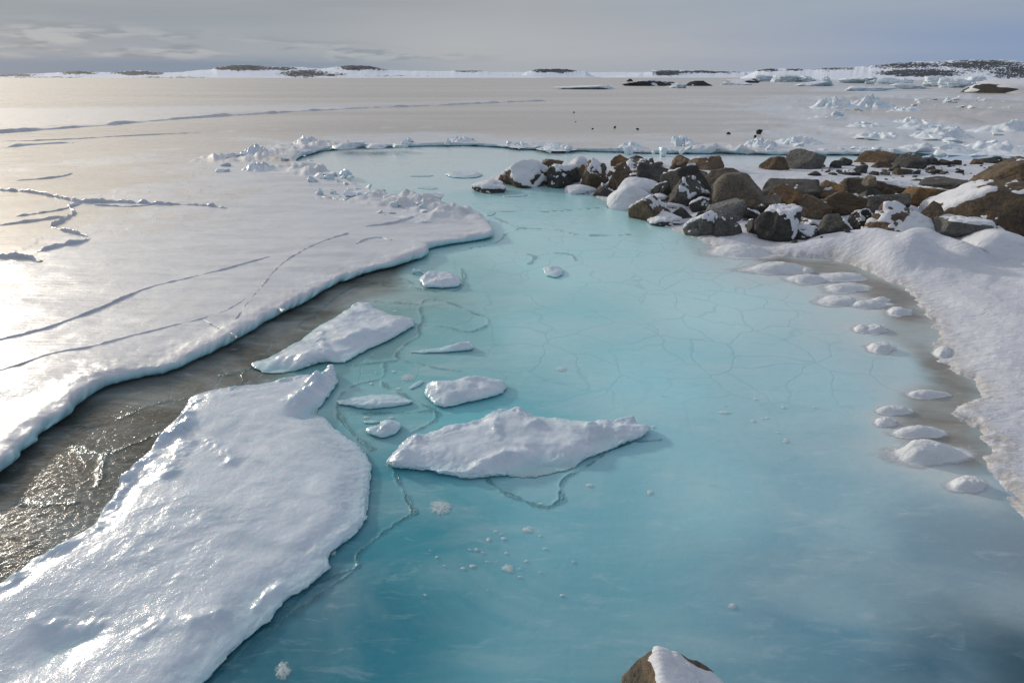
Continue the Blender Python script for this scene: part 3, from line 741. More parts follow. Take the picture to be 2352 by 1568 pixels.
# ------------------------------------------------------------------ floes, lumps and discs of ice (each a thing)
def floe(name, outline, top, label, cat='ice floe', group=None, mat=None, relief=0.03, ridges=(), tilt=(0, 0), dome=0.0,
         edge=0.02, k=1.0, dents=(), step=None, snow=1.0, foot=-.22, soft=0, fine=1.0, seed=1, blue_z=0.085, ledge=0.0):
    oa = np.array(outline, float); wy = (oa[:, 1].max() - oa[:, 1]) / max(np.ptp(oa[:, 1]), 1)
    pts = G(oa[:, 0], oa[:, 1], np.clip(wy * 1.15 - .1, 0, 1) * (top + tilt[1] * .6))
    if soft: pts = chaikin(pts, soft)
    cen = pts.mean(0); dist = np.hypot(*cen)
    if step is None: step = max(dist * 0.0022, 0.006)
    lo = pts.min(0) - 0.25 * k; hi = pts.max(0) + 0.25 * k
    nx = int(min((hi[0] - lo[0]) / step, 700)) + 2; ny = int(min((hi[1] - lo[1]) / step, 700)) + 2
    gx, gy = np.meshgrid(np.linspace(lo[0], hi[0], nx), np.linspace(lo[1], hi[1], ny))
    P = np.stack([gx.ravel(), gy.ravel()], 1); X, Y = P.T
    sd, n = poly_sdf(P, pts)
    sd = sd + edge * fbm2(X * .9 / max(edge, .01) * .12, Y * .9 / max(edge, .01) * .12, 4, seed) + edge * .4 * fbm2(X * 30, Y * 30, 3, seed + 3)
    size = float(np.sqrt(np.prod(hi - lo)))
    q = P - cen
    z = top + tilt[0] * q[:, 0] + tilt[1] * q[:, 1]
    f1 = 2.2 / size
    z = z + relief * (1.1 * fbm2(X * f1 * 2, Y * f1 * 2, 4, seed + 5) + .4 * np.clip(fbm2(X * f1 * 4 + 9, Y * f1 * 5, 3, seed + 8), -.05, .3) + fine * sstep(-.25, .5, fbm2(X * 1.3, Y * 1.3, 3, seed + 41)) * (0.30 * fbm2(X * 5, Y * 7, 3, seed + 6) + .10 * np.abs(fbm2(X * 17, Y * 25, 3, seed + 7))))
    z = np.minimum(z, z * (.55 + .45 * sstep(0, .14 * size ** .5, -sd)))
    if dome > 0:
        z = z + dome * np.sqrt(np.clip(1 - np.exp(sd * 3.2 / size * 1.2), 0, 1))
    for pl, h, w in ridges:
        d = line_dist(P, gpts(pl, top), 5 * w + .3); m = d < 1e8
        dd = d[m] + w * .8 * fbm2(X[m] / w * .5, Y[m] / w * .5, 3, seed + 11)
        z[m] += .62 * h * np.exp(-(dd / w) ** 2) * np.clip(.75 + .8 * fbm2(X[m] / w * .4, Y[m] / w * .4, 3, seed + 13), .1, 1.6)
    for (a, b), h, w in dents:
        c = G(a, b, top); d2 = ((P - c) ** 2).sum(1) / w ** 2
        z += .7 * h * np.exp(-d2 * (1 + .5 * fbm2(X * 4, Y * 4, 3, seed + 17)))
    z = np.maximum(z, 0.012)
    Q, zz, s = edge_profile(P, sd, n, z, k, foot)
    blue = np.clip(1.0 - zz / blue_z, 0, 1) ** 1.3
    F = grid_faces(ny, nx)
    keep = (sd[F] < .2 * k).all(1)
    V = np.concatenate([Q - cen, zz[:, None]], 1)
    V, F2, at = compact(V, F[keep], {'snow': np.full(len(V), snow), 'blue': blue})
    o = mk(name, V, F2, mat or M_FLOE, attrs=at, loc=(cen[0], cen[1], 0))
    tag(o, label, cat, group)
    if ledge > 0:          # the pale ledge under water that the waves have cut
        sl = sd + .06 * fbm2(X * 3, Y * 3, 4, seed + 31)
        zl = -.012 - .30 * sstep(-.02, ledge, sl) ** 1.3 - .02 * np.abs(fbm2(X * 6, Y * 6, 3, seed + 33))
        kp = ((sl[F] < ledge).all(1)) & ((sl[F] > -.12).any(1))
        V, F2, at = compact(np.concatenate([P - cen, zl[:, None]], 1), F[kp], {'snow': np.full(len(P), .6), 'blue': np.full(len(P), .35)})
        mk('submerged_ledge', V, F2, mat or M_FLOE, parent=o, attrs=at)
    return o

floe('ice_floe', ZA([(1555, 78), (1578, 122), (1540, 180), (1480, 235), (1455, 262), (1500, 290), (1590, 365), (1680, 445), (1722, 520), (1727, 620), (1700, 770), (1640, 850), (1530, 950), (1540, 1010),
      (1440, 1090), (1330, 1150), (1250, 1260), (1150, 1340), (1060, 1420), (960, 1540), (880, 1650), (700, 1950), (-200, 2000), (-500, 1500), (-150, 1210), (0, 1115), (150, 990), (300, 900), (430, 820),
      (520, 690), (590, 570), (700, 480), (730, 400), (830, 300), (900, 210), (980, 180), (1200, 150), (1400, 115), (1480, 95)]),
     0.115, 'largest glistening ice floe filling the lower left corner, with a crumbly raised left rim', relief=.026, tilt=(-.030, .012), edge=.035, k=.9, ledge=.22, seed=201,
     ridges=[(ZA([(20, 1110), (160, 1000), (310, 915), (440, 835), (530, 710), (600, 600)]), .07, .05), (ZA([(600, 590), (700, 500), (745, 430), (850, 400), (870, 330)]), .11, .055),
             (ZA([(1380, 250), (1440, 200), (1500, 140), (1550, 90)]), .15, .06), (ZA([(870, 300), (940, 220), (1200, 170), (1480, 105)]), .05, .06),
             (ZA([(800, 590), (850, 470), (950, 430), (1060, 480), (1080, 540)]), .04, .06), (ZA([(180, 1270), (300, 1290), (450, 1270)]), .06, .05),
             (ZA([(1470, 930), (1500, 900), (1650, 800)]), .025, .05), (ZA([(1200, 1180), (1240, 1120), (1300, 1090)]), .03, .04), (ZA([(640, 1330), (760, 1260), (930, 1250), (1010, 1230)]), .03, .05)],
     dents=[((130, 1460), -.06, .16), ((190, 1450), -.05, .14), ((720, 925), -.075, .13), ((690, 945), -.06, .10), ((560, 1360), -.025, .12), ((330, 1100), -.03, .10)], step=.0085, blue_z=.085)

floe('ice_floe', Z2([(60, 880), (180, 840), (340, 730), (430, 680), (510, 600), (640, 520), (770, 450), (900, 372), (990, 368), (1030, 410), (1150, 460), (1330, 492), (1335, 540), (1250, 600), (1150, 660), (980, 750),
      (900, 800), (790, 860), (650, 870), (450, 925), (300, 955), (150, 945), (70, 910)]), .10, 'long diamond-shaped ice floe beside the dark lead, with a rounded knob on its near side', relief=.05, tilt=(.01, .03), edge=.03, k=.7, ledge=.12, seed=211,
     ridges=[(Z2([(640, 800), (620, 700), (590, 620)]), .05, .06), (Z2([(800, 690), (920, 640), (1080, 590)]), .06, .07), (Z2([(780, 450), (900, 385), (990, 380)]), .05, .06)],
     dents=[((725, 818), .10, .15), ((690, 830), .06, .12), ((650, 845), -.07, .2), ((620, 855), -.05, .25)])
floe('ice_floe', Z2([(1380, 180), (1420, 130), (1520, 100), (1640, 115), (1700, 160), (1720, 230), (1690, 270), (1560, 285), (1430, 270), (1390, 220)]), .12,
     'square-cornered white floe just off the tip of the ice sheet', relief=.04, tilt=(0, .05), edge=.03, k=.6, ledge=.09, seed=221, ridges=[(Z2([(1400, 190), (1480, 150), (1560, 150)]), .04, .06)])
floe('ice_chunk', Z2([(1325, 105), (1365, 98), (1405, 112), (1400, 140), (1370, 158), (1335, 150)]), .14, 'small ice chunk wedged between the sheet edge and a square-cornered floe', 'ice chunk', relief=.03, edge=.02, k=.5, seed=223)
floe('ice_floe', Z2([(1320, 782), (1400, 765), (1560, 737), (1700, 705), (1780, 697), (1820, 755), (1780, 778), (1600, 788), (1400, 793)]), .05,
     'thin sliver of ice pointing left in the turquoise water', relief=.03, tilt=(.12, .0), edge=.02, k=.4, seed=231, ridges=[(Z2([(1700, 730), (1775, 715)]), .06, .04)])
floe('ice_floe', Z3([(412, 80), (440, 52), (540, 50), (680, 25), (780, 10), (900, 25), (960, 45), (980, 90), (950, 150), (880, 195), (760, 240), (640, 270), (540, 285), (480, 270), (430, 205), (406, 150)]), .11,
     'rounded oblong floe directly behind the largest floe in mid-pool', relief=.035, tilt=(-.01, .04), edge=.025, k=.6, ledge=.08, seed=241)
floe('ice_floe', Z2([(735, 1165), (860, 1130), (1000, 1108), (1190, 1100), (1250, 1130), (1335, 1170), (1310, 1190), (1150, 1225), (1000, 1242), (850, 1222), (750, 1200)]), .05,
     'narrow half-sunk floe with a raised stripe along its near edge', relief=.02, edge=.02, k=.4, seed=251, ridges=[(Z2([(760, 1190), (950, 1200), (1150, 1180), (1320, 1172)]), .045, .035)])
floe('ice_floe', Z2([(1070, 1300), (1130, 1280), (1200, 1290), (1240, 1330), (1225, 1400), (1160, 1460), (1080, 1480), (1000, 1450), (950, 1390), (1000, 1362), (1060, 1345)]), .08,
     'small heart-shaped floe left of the long pointed floe', relief=.03, edge=.02, k=.5, ledge=.08, seed=261, soft=1)
floe('ice_scrap', Z2([(938, 1330), (980, 1318), (1040, 1320), (1062, 1335), (1020, 1352), (950, 1350)]), .02, 'flat scrap of ice awash beside the heart-shaped floe', 'ice scrap', relief=.01, edge=.012, k=.25, seed=263)
floe('ice_scrap', Z2([(1300, 1072), (1330, 1040), (1400, 1000), (1420, 1008), (1380, 1045), (1320, 1082)]), .02, 'thin splinter of ice lying aslant left of the oblong floe', 'ice scrap', relief=.01, edge=.012, k=.2, seed=265)
floe('ice_floe', Z3([(148, 685), (195, 600), (240, 520), (300, 470), (345, 452), (380, 455), (460, 420), (640, 375), (780, 335), (880, 285), (940, 262), (1100, 258), (1190, 290), (1330, 300), (1480, 315), (1730, 335), (1770, 322),
      (1912, 305), (1922, 350), (2015, 375), (2000, 430), (1930, 470), (1750, 540), (1620, 605), (1530, 660), (1450, 710), (1330, 752), (1200, 778), (1040, 772), (880, 780), (700, 785), (500, 772), (350, 732), (200, 712)]), .12,
     'long pointed white floe with a ridged back in the middle of the pool', relief=.035, tilt=(-.005, .035), edge=.035, k=.85, ledge=.16, seed=271,
     ridges=[(Z3([(200, 640), (260, 560), (350, 470), (500, 425), (780, 350), (930, 275), (1100, 270)]), .06, .055), (Z3([(1050, 270), (1130, 320), (1180, 380)]), .06, .06), (Z3([(450, 700), (700, 690), (850, 640), (1000, 590), (1160, 580)]), .055, .045),
             (Z3([(1200, 650), (1300, 610), (1400, 590)]), .03, .04), (Z3([(900, 330), (900, 430), (940, 500)]), .035, .05), (Z3([(1600, 400), (1760, 345), (1910, 315)]), .07, .06), (Z3([(1340, 310), (1400, 400), (1450, 420)]), .03, .05),
             (Z3([(880, 715), (980, 715), (1010, 740)]), .04, .03)],
     dents=[((1170, 1000), -.03, .14), ((1235, 1050), -.08, .16), ((1300, 1060), -.09, .2), ((1180, 1085), -.06, .14), ((1380, 1010), -.04, .15), ((1040, 1010), -.02, .10)], step=.0075, blue_z=.09)
floe('ice_floe', [(1247, 613), (1262, 606), (1290, 611), (1294, 631), (1278, 640), (1254, 633)], .07, 'small lone block of ice in the turquoise water below the rocks', relief=.03, edge=.02, k=.4, seed=281)
floe('ice_floe', [(1019, 397), (1040, 390), (1085, 389), (1110, 398), (1104, 406), (1070, 411), (1035, 408)], .10, 'oval pancake floe with a raised rim near the far end of the pool', relief=.02, edge=.06, k=1.0, seed=291, soft=1, dents=[((1070, 399), -.05, .5)])
for q, (pl, lab) in enumerate([
        ([(1150, 448), (1190, 444), (1215, 447), (1200, 452), (1160, 453)], 'thin pale ice patch awash below the pair of low snowy stones'),
        ([(1110, 492), (1125, 484), (1140, 488), (1128, 497)], 'pale ice flake off the right tip of the rubble line'),
        ([(950, 430), (985, 428), (1010, 433), (985, 437)], 'thin pale ice patch between the rubble line and the rock heap'),
        ([(935, 403), (985, 401), (1000, 405), (950, 407)], 'thin pale ice patch left of the oval pancake floe')]):
    floe('ice_patch', pl, .012, lab, 'ice patch', relief=.008, edge=.02, k=.4, seed=301 + q, soft=1)
DISCS = [((1012, 1165, 33, 19), 'largest round disc of frost frozen into the dark turquoise skin'), ((650, 1541, 22, 24), 'milky round bubble of ice below the near end of the largest floe'),
         ((1212, 1217, 17, 10), 'twin-lobed frost spot right of the frost disc'), ((1168, 1306, 18, 11), 'feathery frost spot below the twin-lobed spot'), ((1122, 1240, 8, 6), 'small frost spot between the disc and the twin-lobed spot'),
         ((1158, 1238, 9, 6), 'frost spot like a comma beneath the twin-lobed spot'), ((1354, 1116, 12, 6), 'frost spot under the right half of the long pointed floe'), ((1492, 1132, 9, 7), 'rightmost frost spot under the pointed floe tip'),
         ((766, 1270, 8, 9), 'round bubble touching the right edge of the largest floe'), ((1288, 848, 16, 8), 'hazy pale ring in the skin of the pool above the pointed floe'), ((1664, 948, 22, 6), 'speckled frost patch alone in the open right half of the pool'),
         ((1085, 1301, 9, 6), 'small frost spot level with the feathery spot'), ((1680, 1392, 12, 9), 'faint frost flower right of the pool centre near the bottom'), ((1805, 1013, 10, 6), 'faint frost spot toward the shore lumps'),
         ((935, 868, 22, 9), 'hazy frost ring beside the thin aslant splinter')]
def frost_mat():
    m, t = new_mat('frost')
    wp = t.n('ShaderNodeNewGeometry').outputs['Position']
    n = t.noise(wp, 55, 5, .7, .5); e = t.attr('snow').outputs['Fac']
    f = t.maprange(t.math('ADD', t.math('MULTIPLY', e, .75), t.math('MULTIPLY', t.math('SUBTRACT', n, .5), 2.2)), .2, .85, 0, .62)
    p = t.n('ShaderNodeBsdfPrincipled', inp={'Base Color': (.62, .70, .72, 1), 'Roughness': .55})
    tr = t.n('ShaderNodeBsdfTransparent')
    ms = t.n('ShaderNodeMixShader', inp={0: f, 1: tr.outputs[0], 2: p.outputs[0]})
    t.n('ShaderNodeOutputMaterial', inp={0: ms.outputs[0]})
    return m
M_FROST = frost_mat()
def disc(x, y, rx, ry, label, seed):
    c = G(x, y); ex = G(x + rx, y) - c; ey = G(x, y - ry) - c
    na, nr = 40, 12
    V = [(0, 0, .012)]; s = [1.0]
    for i in range(1, nr + 1):
        for j in range(na):
            a = 2 * math.pi * j / na
            k = i / nr * (1 + .30 * float(fbm2(np.array([math.cos(a) * 1.1 + seed * 3.7]), np.array([math.sin(a) * 1.1 + seed]), 3, seed)[0]))
            p = ex * math.cos(a) * k + ey * math.sin(a) * k
            V.append((p[0], p[1], .012 - .009 * (i / nr) ** 2)); s.append(1 - (i / nr) ** 3)
    F = [(0, 1 + j, 1 + (j + 1) % na, 1 + (j + 1) % na) for j in range(na)]
    me = bpy.data.meshes.new('frost_spot')
    F = [(0, 1 + j, 1 + (j + 1) % na) for j in range(na)]
    for i in range(nr - 1):
        b0 = 1 + i * na; b1 = b0 + na
        for j in range(na):
            k = (j + 1) % na
            F.append((b0 + j, b1 + j, b1 + k)); F.append((b0 + j, b1 + k, b0 + k))
    o = mk('frost_spot', np.array(V), np.array(F), M_FROST, attrs={'snow': np.array(s)}, loc=(c[0], c[1], 0))
    tag(o, label, 'frost spot', 'frost spots frozen into the pool')
for i, ((x, y, rx, ry), lab) in enumerate(DISCS): disc(x, y, rx, ry, lab, 900 + i)
rs = random.Random(77)
for k in range(46):
    if k < 26: x, y, lab = rs.gauss(1130, 75), rs.gauss(1270, 50), 'tiny frost fleck in the cloud of flecks below the pointed floe'
    elif k < 36: x, y, lab = rs.gauss(900, 60), rs.gauss(880, 40), 'tiny frost fleck in the cracked skin between the small floes'
    else: x, y, lab = rs.gauss(1700, 150), rs.gauss(965, 40), 'tiny frost fleck in the open right half of the pool'
    a = rs.uniform(2.5, 6.5); disc(x, y, a * rs.uniform(1, 1.7), a * .6, lab, 950 + k)

# snow-covered lumps standing in the shallows along the shore
def oval(x0, y0, x1, y1, n=14, seed=0):
    rg = random.Random(seed); cx, cy = (x0 + x1) / 2, (y0 + y1) / 2
    return [(cx + (x1 - x0) / 2 * math.cos(a) * rg.uniform(.9, 1.06), cy + (y1 - y0) / 2 * math.sin(a) * rg.uniform(.88, 1.06)) for a in [2 * math.pi * i / n for i in range(n)]]
def lump(outline, h, label, seed):
    pts = chaikin(gpts(outline), 2); cen = pts.mean(0); q = (pts - cen) * np.array([1.3, 1.4]); h = h * .62
    na = len(q); nr = 30
    V = [np.array([[0, 0, h]])]
    rho = np.linspace(0, 1.75, nr + 1)[1:]
    for u in rho:
        ring = q * u
        zz = max(h * (1 - u ** 2.8), 0) + .007 * max(0, 1.7 - u)
        V.append(np.concatenate([ring, np.full((na, 1), zz)], 1))
    V = np.concatenate(V)
    w = np.ptp(q[:, 0])
    thin = np.concatenate([[1.0], np.repeat(1 - sstep(.86, 1.72, rho), na)])
    V[:, 2] += sstep(1.25, .6, np.concatenate([[0.0], np.repeat(rho, na)])) * h * (.40 * fbm2(V[:, 0] / w * 3.2 + seed, V[:, 1] / w * 3.2, 4, seed) + .05 * fbm2(V[:, 0] * 14, V[:, 1] * 22, 3, seed + 2))
    V[:, :2] *= (1 + .28 * fbm2(V[:, 0] / w * 2.5, V[:, 1] / w * 2.5 + seed, 3, seed + 4))[:, None]
    F = [(0, 1 + j, 1 + (j + 1) % na) for j in range(na)]
    for i in range(nr - 1):
        b0 = 1 + i * na; b1 = b0 + na
        for j in range(na):
            k = (j + 1) % na
            F.append((b0 + j, b1 + j, b1 + k)); F.append((b0 + j, b1 + k, b0 + k))
    o = mk('ice_lump', V, np.array(F), M_LUMP, attrs={'thin': thin}, loc=(cen[0], cen[1], 0))
    tag(o, label, 'ice lump', 'snowy lumps in the shallows')
for i, (b, h, lab) in enumerate(LUMPS):
    (x0, y0), (x1, y1) = ZB([(b[0], b[1]), (b[2], b[3])])
    lump(oval(x0, y0 + (y1 - y0) * .45, x1, y1, 14, i), h * 1.0, lab, 400 + i * 7)

# ------------------------------------------------------------------ stones and blocks
_ico = {}
def ico(sub):
    if sub not in _ico:
        bm = bmesh.new(); bmesh.ops.create_icosphere(bm, subdivisions=sub, radius=1.0)
        _ico[sub] = (np.array([v.co[:] for v in bm.verts]), np.array([[v.index for v in f.verts] for f in bm.faces])); bm.free()
    return _ico[sub]

def facet_shape(seed, sub, planes=14, sharp=16.0, rough=.05, lo=.56, hi=1.0, planes_list=None):
    """a boulder: a ball cut by random planes with slightly worn edges, then weathered"""
    rg = np.random.RandomState(seed); D, F = ico(sub)
    if planes_list is None:
        k = np.arange(planes) + .5; ph = np.arccos(1 - 2 * k / planes); th = np.pi * (1 + 5 ** .5) * k + rg.uniform(0, 6.28)
        N = np.stack([np.cos(th) * np.sin(ph), np.sin(th) * np.sin(ph), np.cos(ph)], 1)
        Q, _ = np.linalg.qr(rg.normal(size=(3, 3))); N = N @ Q + rg.normal(size=(planes, 3)) * .28
        N /= np.linalg.norm(N, axis=1)[:, None]
        dd = rg.uniform(lo, hi, planes)
    else:
        N = np.array([p[0] for p in planes_list], float); N /= np.linalg.norm(N, axis=1)[:, None]; dd = np.array([p[1] for p in planes_list])
    c = np.maximum(D @ N.T, 1e-3) / dd
    k = (c ** sharp).sum(1) ** (1 / sharp)
    r = 1 / np.maximum(k, 1 / 1.7)
    V = D * r[:, None]
    V = V + D * (rough * fbm3(V * 2.2 + seed, 5, seed, .55))[:, None]
    V = V + D * (rough * .5 * np.sign(fbm3(V * 3.1 + 7 - seed, 2, seed + 8)) * np.minimum(np.abs(fbm3(V * 3.1 + 7 - seed, 2, seed + 8)) * 9, 1) * .5)[:, None]
    V = V + D * (rough * .45 * -np.abs(fbm3(V * 4.5 - seed, 3, seed + 5)))[:, None]
    return V, F

def place(x0, y0, x1, y1, z=None, depth=.85):
    """box in the picture -> centre on the ground, width, depth, bottom, top"""
    zb = 0.1 if z is None else z
    for _ in range(3):
        p = G((x0 + x1) / 2, y1, zb)
        dist = np.hypot(*p); sl = math.hypot(dist, CAM_H - zb)
        w = (x1 - x0) / FPX * sl * math.cos(math.atan(abs(784 - y1) / FPX))
        d = w * depth
        c = p + p / dist * d * .42
        if z is None: zb = hb(*p)
    _, dy, dz = ray(1176, y0)
    yc = c[1]
    top = CAM_H + yc * dz / dy
    top = max(top, zb + .12 * w)
    return c, w, d, zb, top

def normals(V, F):
    n = np.zeros_like(V); a = V[F[:, 1]] - V[F[:, 0]]; b = V[F[:, 2]] - V[F[:, 0]]; fn = np.cross(a, b)
    for i in range(3): np.add.at(n, F[:, i], fn)
    return n / np.maximum(np.linalg.norm(n, axis=1), 1e-12)[:, None]

def fit(V, w, d, h):
    lo, hi = V.min(0), V.max(0)
    V = (V - (lo + hi) / 2) / (hi - lo)
    return V * np.array([w, d, h])

def boulder(box, kind, label, snow=0.0, seed=1, z=None, depth=.85, rot=None, sub=5, sharp=60, planes=12, rough=.05, side=(0, 0), group='boulders heaped on the snowy point', name='boulder', cat='boulder', lean=0.0, squash=None, planes_list=None, sink=None):
    c, w, d, zb, top = place(*box, z=z, depth=depth)
    if snow > .9 and planes_list is None: planes, sharp, rough = 18, 9, .045
    elif snow > .6 and planes_list is None: planes, sharp, rough = 14, 20, .09
    V, F = facet_shape(seed, sub, planes, sharp, rough, planes_list=planes_list)
    if sink is None: sink = float(np.interp((top - zb) / w, [.35, .8], [.46, .26]))
    h = (top - zb) / (1 - sink)
    if rot is None: rot = random.Random(seed).uniform(0, 6.28)
    if planes_list is None:
        ca, sa = math.cos(rot), math.sin(rot)
        V = np.stack([V[:, 0] * ca - V[:, 1] * sa, V[:, 0] * sa + V[:, 1] * ca, V[:, 2]], 1)
    if planes_list is None and name == 'boulder': w *= 1.14; d *= 1.14; top += .05 * h; h *= 1.06
    V = fit(V, w, d, h)
    V[:, 0] += lean * V[:, 2]
    zc = top - h / 2
    az = math.atan2(c[0], c[1])
    ca, sa = math.cos(-az), math.sin(-az)
    V = np.stack([V[:, 0] * ca - V[:, 1] * sa, V[:, 0] * sa + V[:, 1] * ca, V[:, 2]], 1)
    capped = False
    if snow <= 0: o = mk(name, V, F, MR[kind], loc=(c[0], c[1], zc))
    else:
        o = bpy.data.objects.new(name, None); COL.objects.link(o); o.location = (c[0], c[1], zc); o.empty_display_size = .1
        mk('stone', V, F, MR[kind], parent=o)
    tag(o, label, cat, group)
    if snow > 0:
        N = normals(V, F)
        # wind-blown snow: on the upward faces, more on the chosen side
        sdir = np.array([side[0] * ca - side[1] * sa, side[0] * sa + side[1] * ca, 0])
        s = np.clip(np.linalg.norm(V, axis=1).mean(), .05, 5)
        q = N[:, 2] + N @ sdir + .62 * fbm3(V / s * 1.6 + seed, 4, seed + 50) + .34 * fbm3(V / s * 6 + seed, 4, seed + 51)
        m = (q - (1.43 - 1.12 * snow))
        th = np.clip(m * .30, -.04, .05) * min(1.0, max(w, .3)) * .8
        Vs = V + N * (th * .6)[:, None]; Vs[:, 2] += th * .6
        keep = (th[F] > -.02 * min(1, w)).any(1)
        if keep.sum() > 20:
            V2, F2, _ = compact(Vs, F[keep])
            mk('snow_cap', V2, F2, M_SNOW, parent=o)
    return o

def B3(a): return tuple(sum(ZR3([(a[0], a[1]), (a[2], a[3])]), ()))
def B4(a): return tuple(sum(ZR4([(a[0], a[1]), (a[2], a[3])]), ()))
f3 = [  # box in zoom, rock, snow, side the snow lies on, label
    ((240, 155, 650, 362), 'brown', .72, (.2, -.5), 'snow-plastered brown boulder at the left tip of the rock heap'),
    ((20, 328, 270, 408), 'dark', .75, (-.1, 0), 'low snow-dusted stone lying in the water off the left tip'),
    ((525, 130, 745, 235), 'brown', .28, (0, 0), 'bare brown boulder behind the snow-plastered tip boulder'),
    ((630, 185, 885, 352), 'dark', .62, (.1, -.4), 'dark boulder with a bright snow slab across its front'),
    ((805, 118, 958, 222), 'grey', 1.5, (0, -.6), 'round boulder wholly buried in smooth snow atop the heap'),
    ((848, 180, 965, 290), 'brown', .1, (0, 0), 'small dark brown boulder below the round snow-buried one'),
    ((890, 140, 1112, 372), 'brown', .45, (0, -.5), 'tall brown boulder with a crusted snow patch on its face'),
    ((1108, 165, 1272, 412), 'brown', .22, (.2, -.2), 'upright wedge-like brown boulder leaning right'),
    ((1150, 100, 1292, 192), 'rust', .1, (0, 0), 'peaked reddish boulder on the skyline of the heap'),
    ((1284, 104, 1412, 170), 'dark', .15, (0, 0), 'dark boulder behind the peaked reddish one'),
    ((1195, 138, 1325, 238), 'brown', .15, (0, 0), 'small boulder in front of the peaked reddish one'),
    ((1438, 124, 1506, 184), 'dark', .0, (0, 0), 'small pointed dark stone on the skyline of the heap'),
    ((1500, 155, 1570, 190), 'dark', .0, (0, 0), 'low dark stone right of the small pointed one'),
    ((1310, 130, 1440, 190), 'brown', .2, (0, 0), 'brown boulder showing above the wide brown one'),
    ((1215, 150, 1500, 292), 'brown', .45, (.2, .1), 'wide brown boulder with snow lodged along its base'),
    ((1360, 168, 1628, 352), 'dark', .15, (-.3, 0), 'big rounded dark grey boulder in mid-heap'),
    ((1278, 240, 1405, 330), 'dark', .6, (0, 0), 'small snow-topped boulder beneath the wide brown one'),
    ((1660, 104, 1852, 196), 'brown', .25, (0, 0), 'blocky brown boulder at the back of the heap, left of a flat one'),
    ((1795, 104, 2042, 218), 'brown', .4, (0, .1), 'flat-topped brown boulder at the back right of the heap'),
    ((1620, 165, 1700, 215), 'dark', .2, (0, 0), 'small dark stone under the blocky back boulder'),
    ((1572, 182, 1958, 442), 'dark', .45, (0, .1), 'large dark boulder with a flat snow sheet on top'),
    ((1928, 208, 2205, 400), 'tan', .15, (0, 0), 'brown boulder leaning behind the biggest tan boulder'),
    ((1478, 312, 1622, 475), 'dark', .5, (-.5, 0), 'dark boulder with snow on its left shoulder'),
    ((1618, 280, 1912, 515), 'grey', .48, (.45, 0), 'grey boulder with a bright snow patch on its right shoulder'),
    ((1224, 303, 1512, 470), 'grey', 1.5, (0, -.6), 'rear of two white snow-buried mounds at the water'),
    ((1135, 365, 1428, 535), 'grey', 1.25, (0, -.6), 'front of two white snow-buried mounds at the water'),
    ((1308, 458, 1642, 645), 'brown', .58, (-.2, -.5), 'pyramid-shaped boulder with snow skirts at the water edge'),
    ((1500, 420, 1612, 495), 'grey', 1.4, (0, -.5), 'small white snow peak behind the pyramid-shaped boulder'),
    ((1638, 528, 1792, 620), 'dark', .22, (-.3, 0), 'dark hump-backed stone right of the pyramid-shaped boulder'),
    ((1800, 448, 1952, 562), 'dark', .72, (-.4, 0), 'black stone snowed over on its left, by the tan boulder foot'),
    ((1938, 474, 2222, 655), 'granite', .1, (0, 0), 'rounded speckled grey granite boulder'),
    ((1758, 570, 2000, 748), 'grey', .78, (-.2, -.1), 'snow-draped rock in front of the speckled granite boulder'),
    ((1975, 610, 2190, 758), 'dark', .40, (-.3, 0), 'dark rock butting on the right of the snow-draped one'),
    ((2118, 444, 2292, 575), 'brown', .1, (0, 0), 'brown round stone right of the speckled granite boulder'),
    ((1460, 588, 1725, 665), 'dark', .85, (0, 0), 'flat snowy stone at the right foot of the pyramid-shaped boulder'),
    ((1010, 345, 1182, 432), 'dark', .5, (0, 0), 'low dark stone with a white crust under the upright wedge-like boulder'),
    ((785, 352, 1012, 415), 'grey', 1.4, (0, -.4), 'white icy hump in the water before the tall brown boulder'),
    ((1850, 558, 1942, 615), 'dark', .3, (0, 0), 'small stone left of the speckled granite boulder'),
    ((2240, 540, 2350, 650), 'dark', .55, (.2, 0), 'snow-streaked dark stone below the brown round stone'),
    ((1620, 485, 1800, 535), 'grey', 1.4, (0, -.3), 'low snow hump behind the dark hump-backed stone'),
]
for i, (b, kd, sn, sd_, lab) in enumerate(f3):
    boulder(B3(b), kd, lab, sn, 1000 + 7 * i, side=sd_, sub=5)

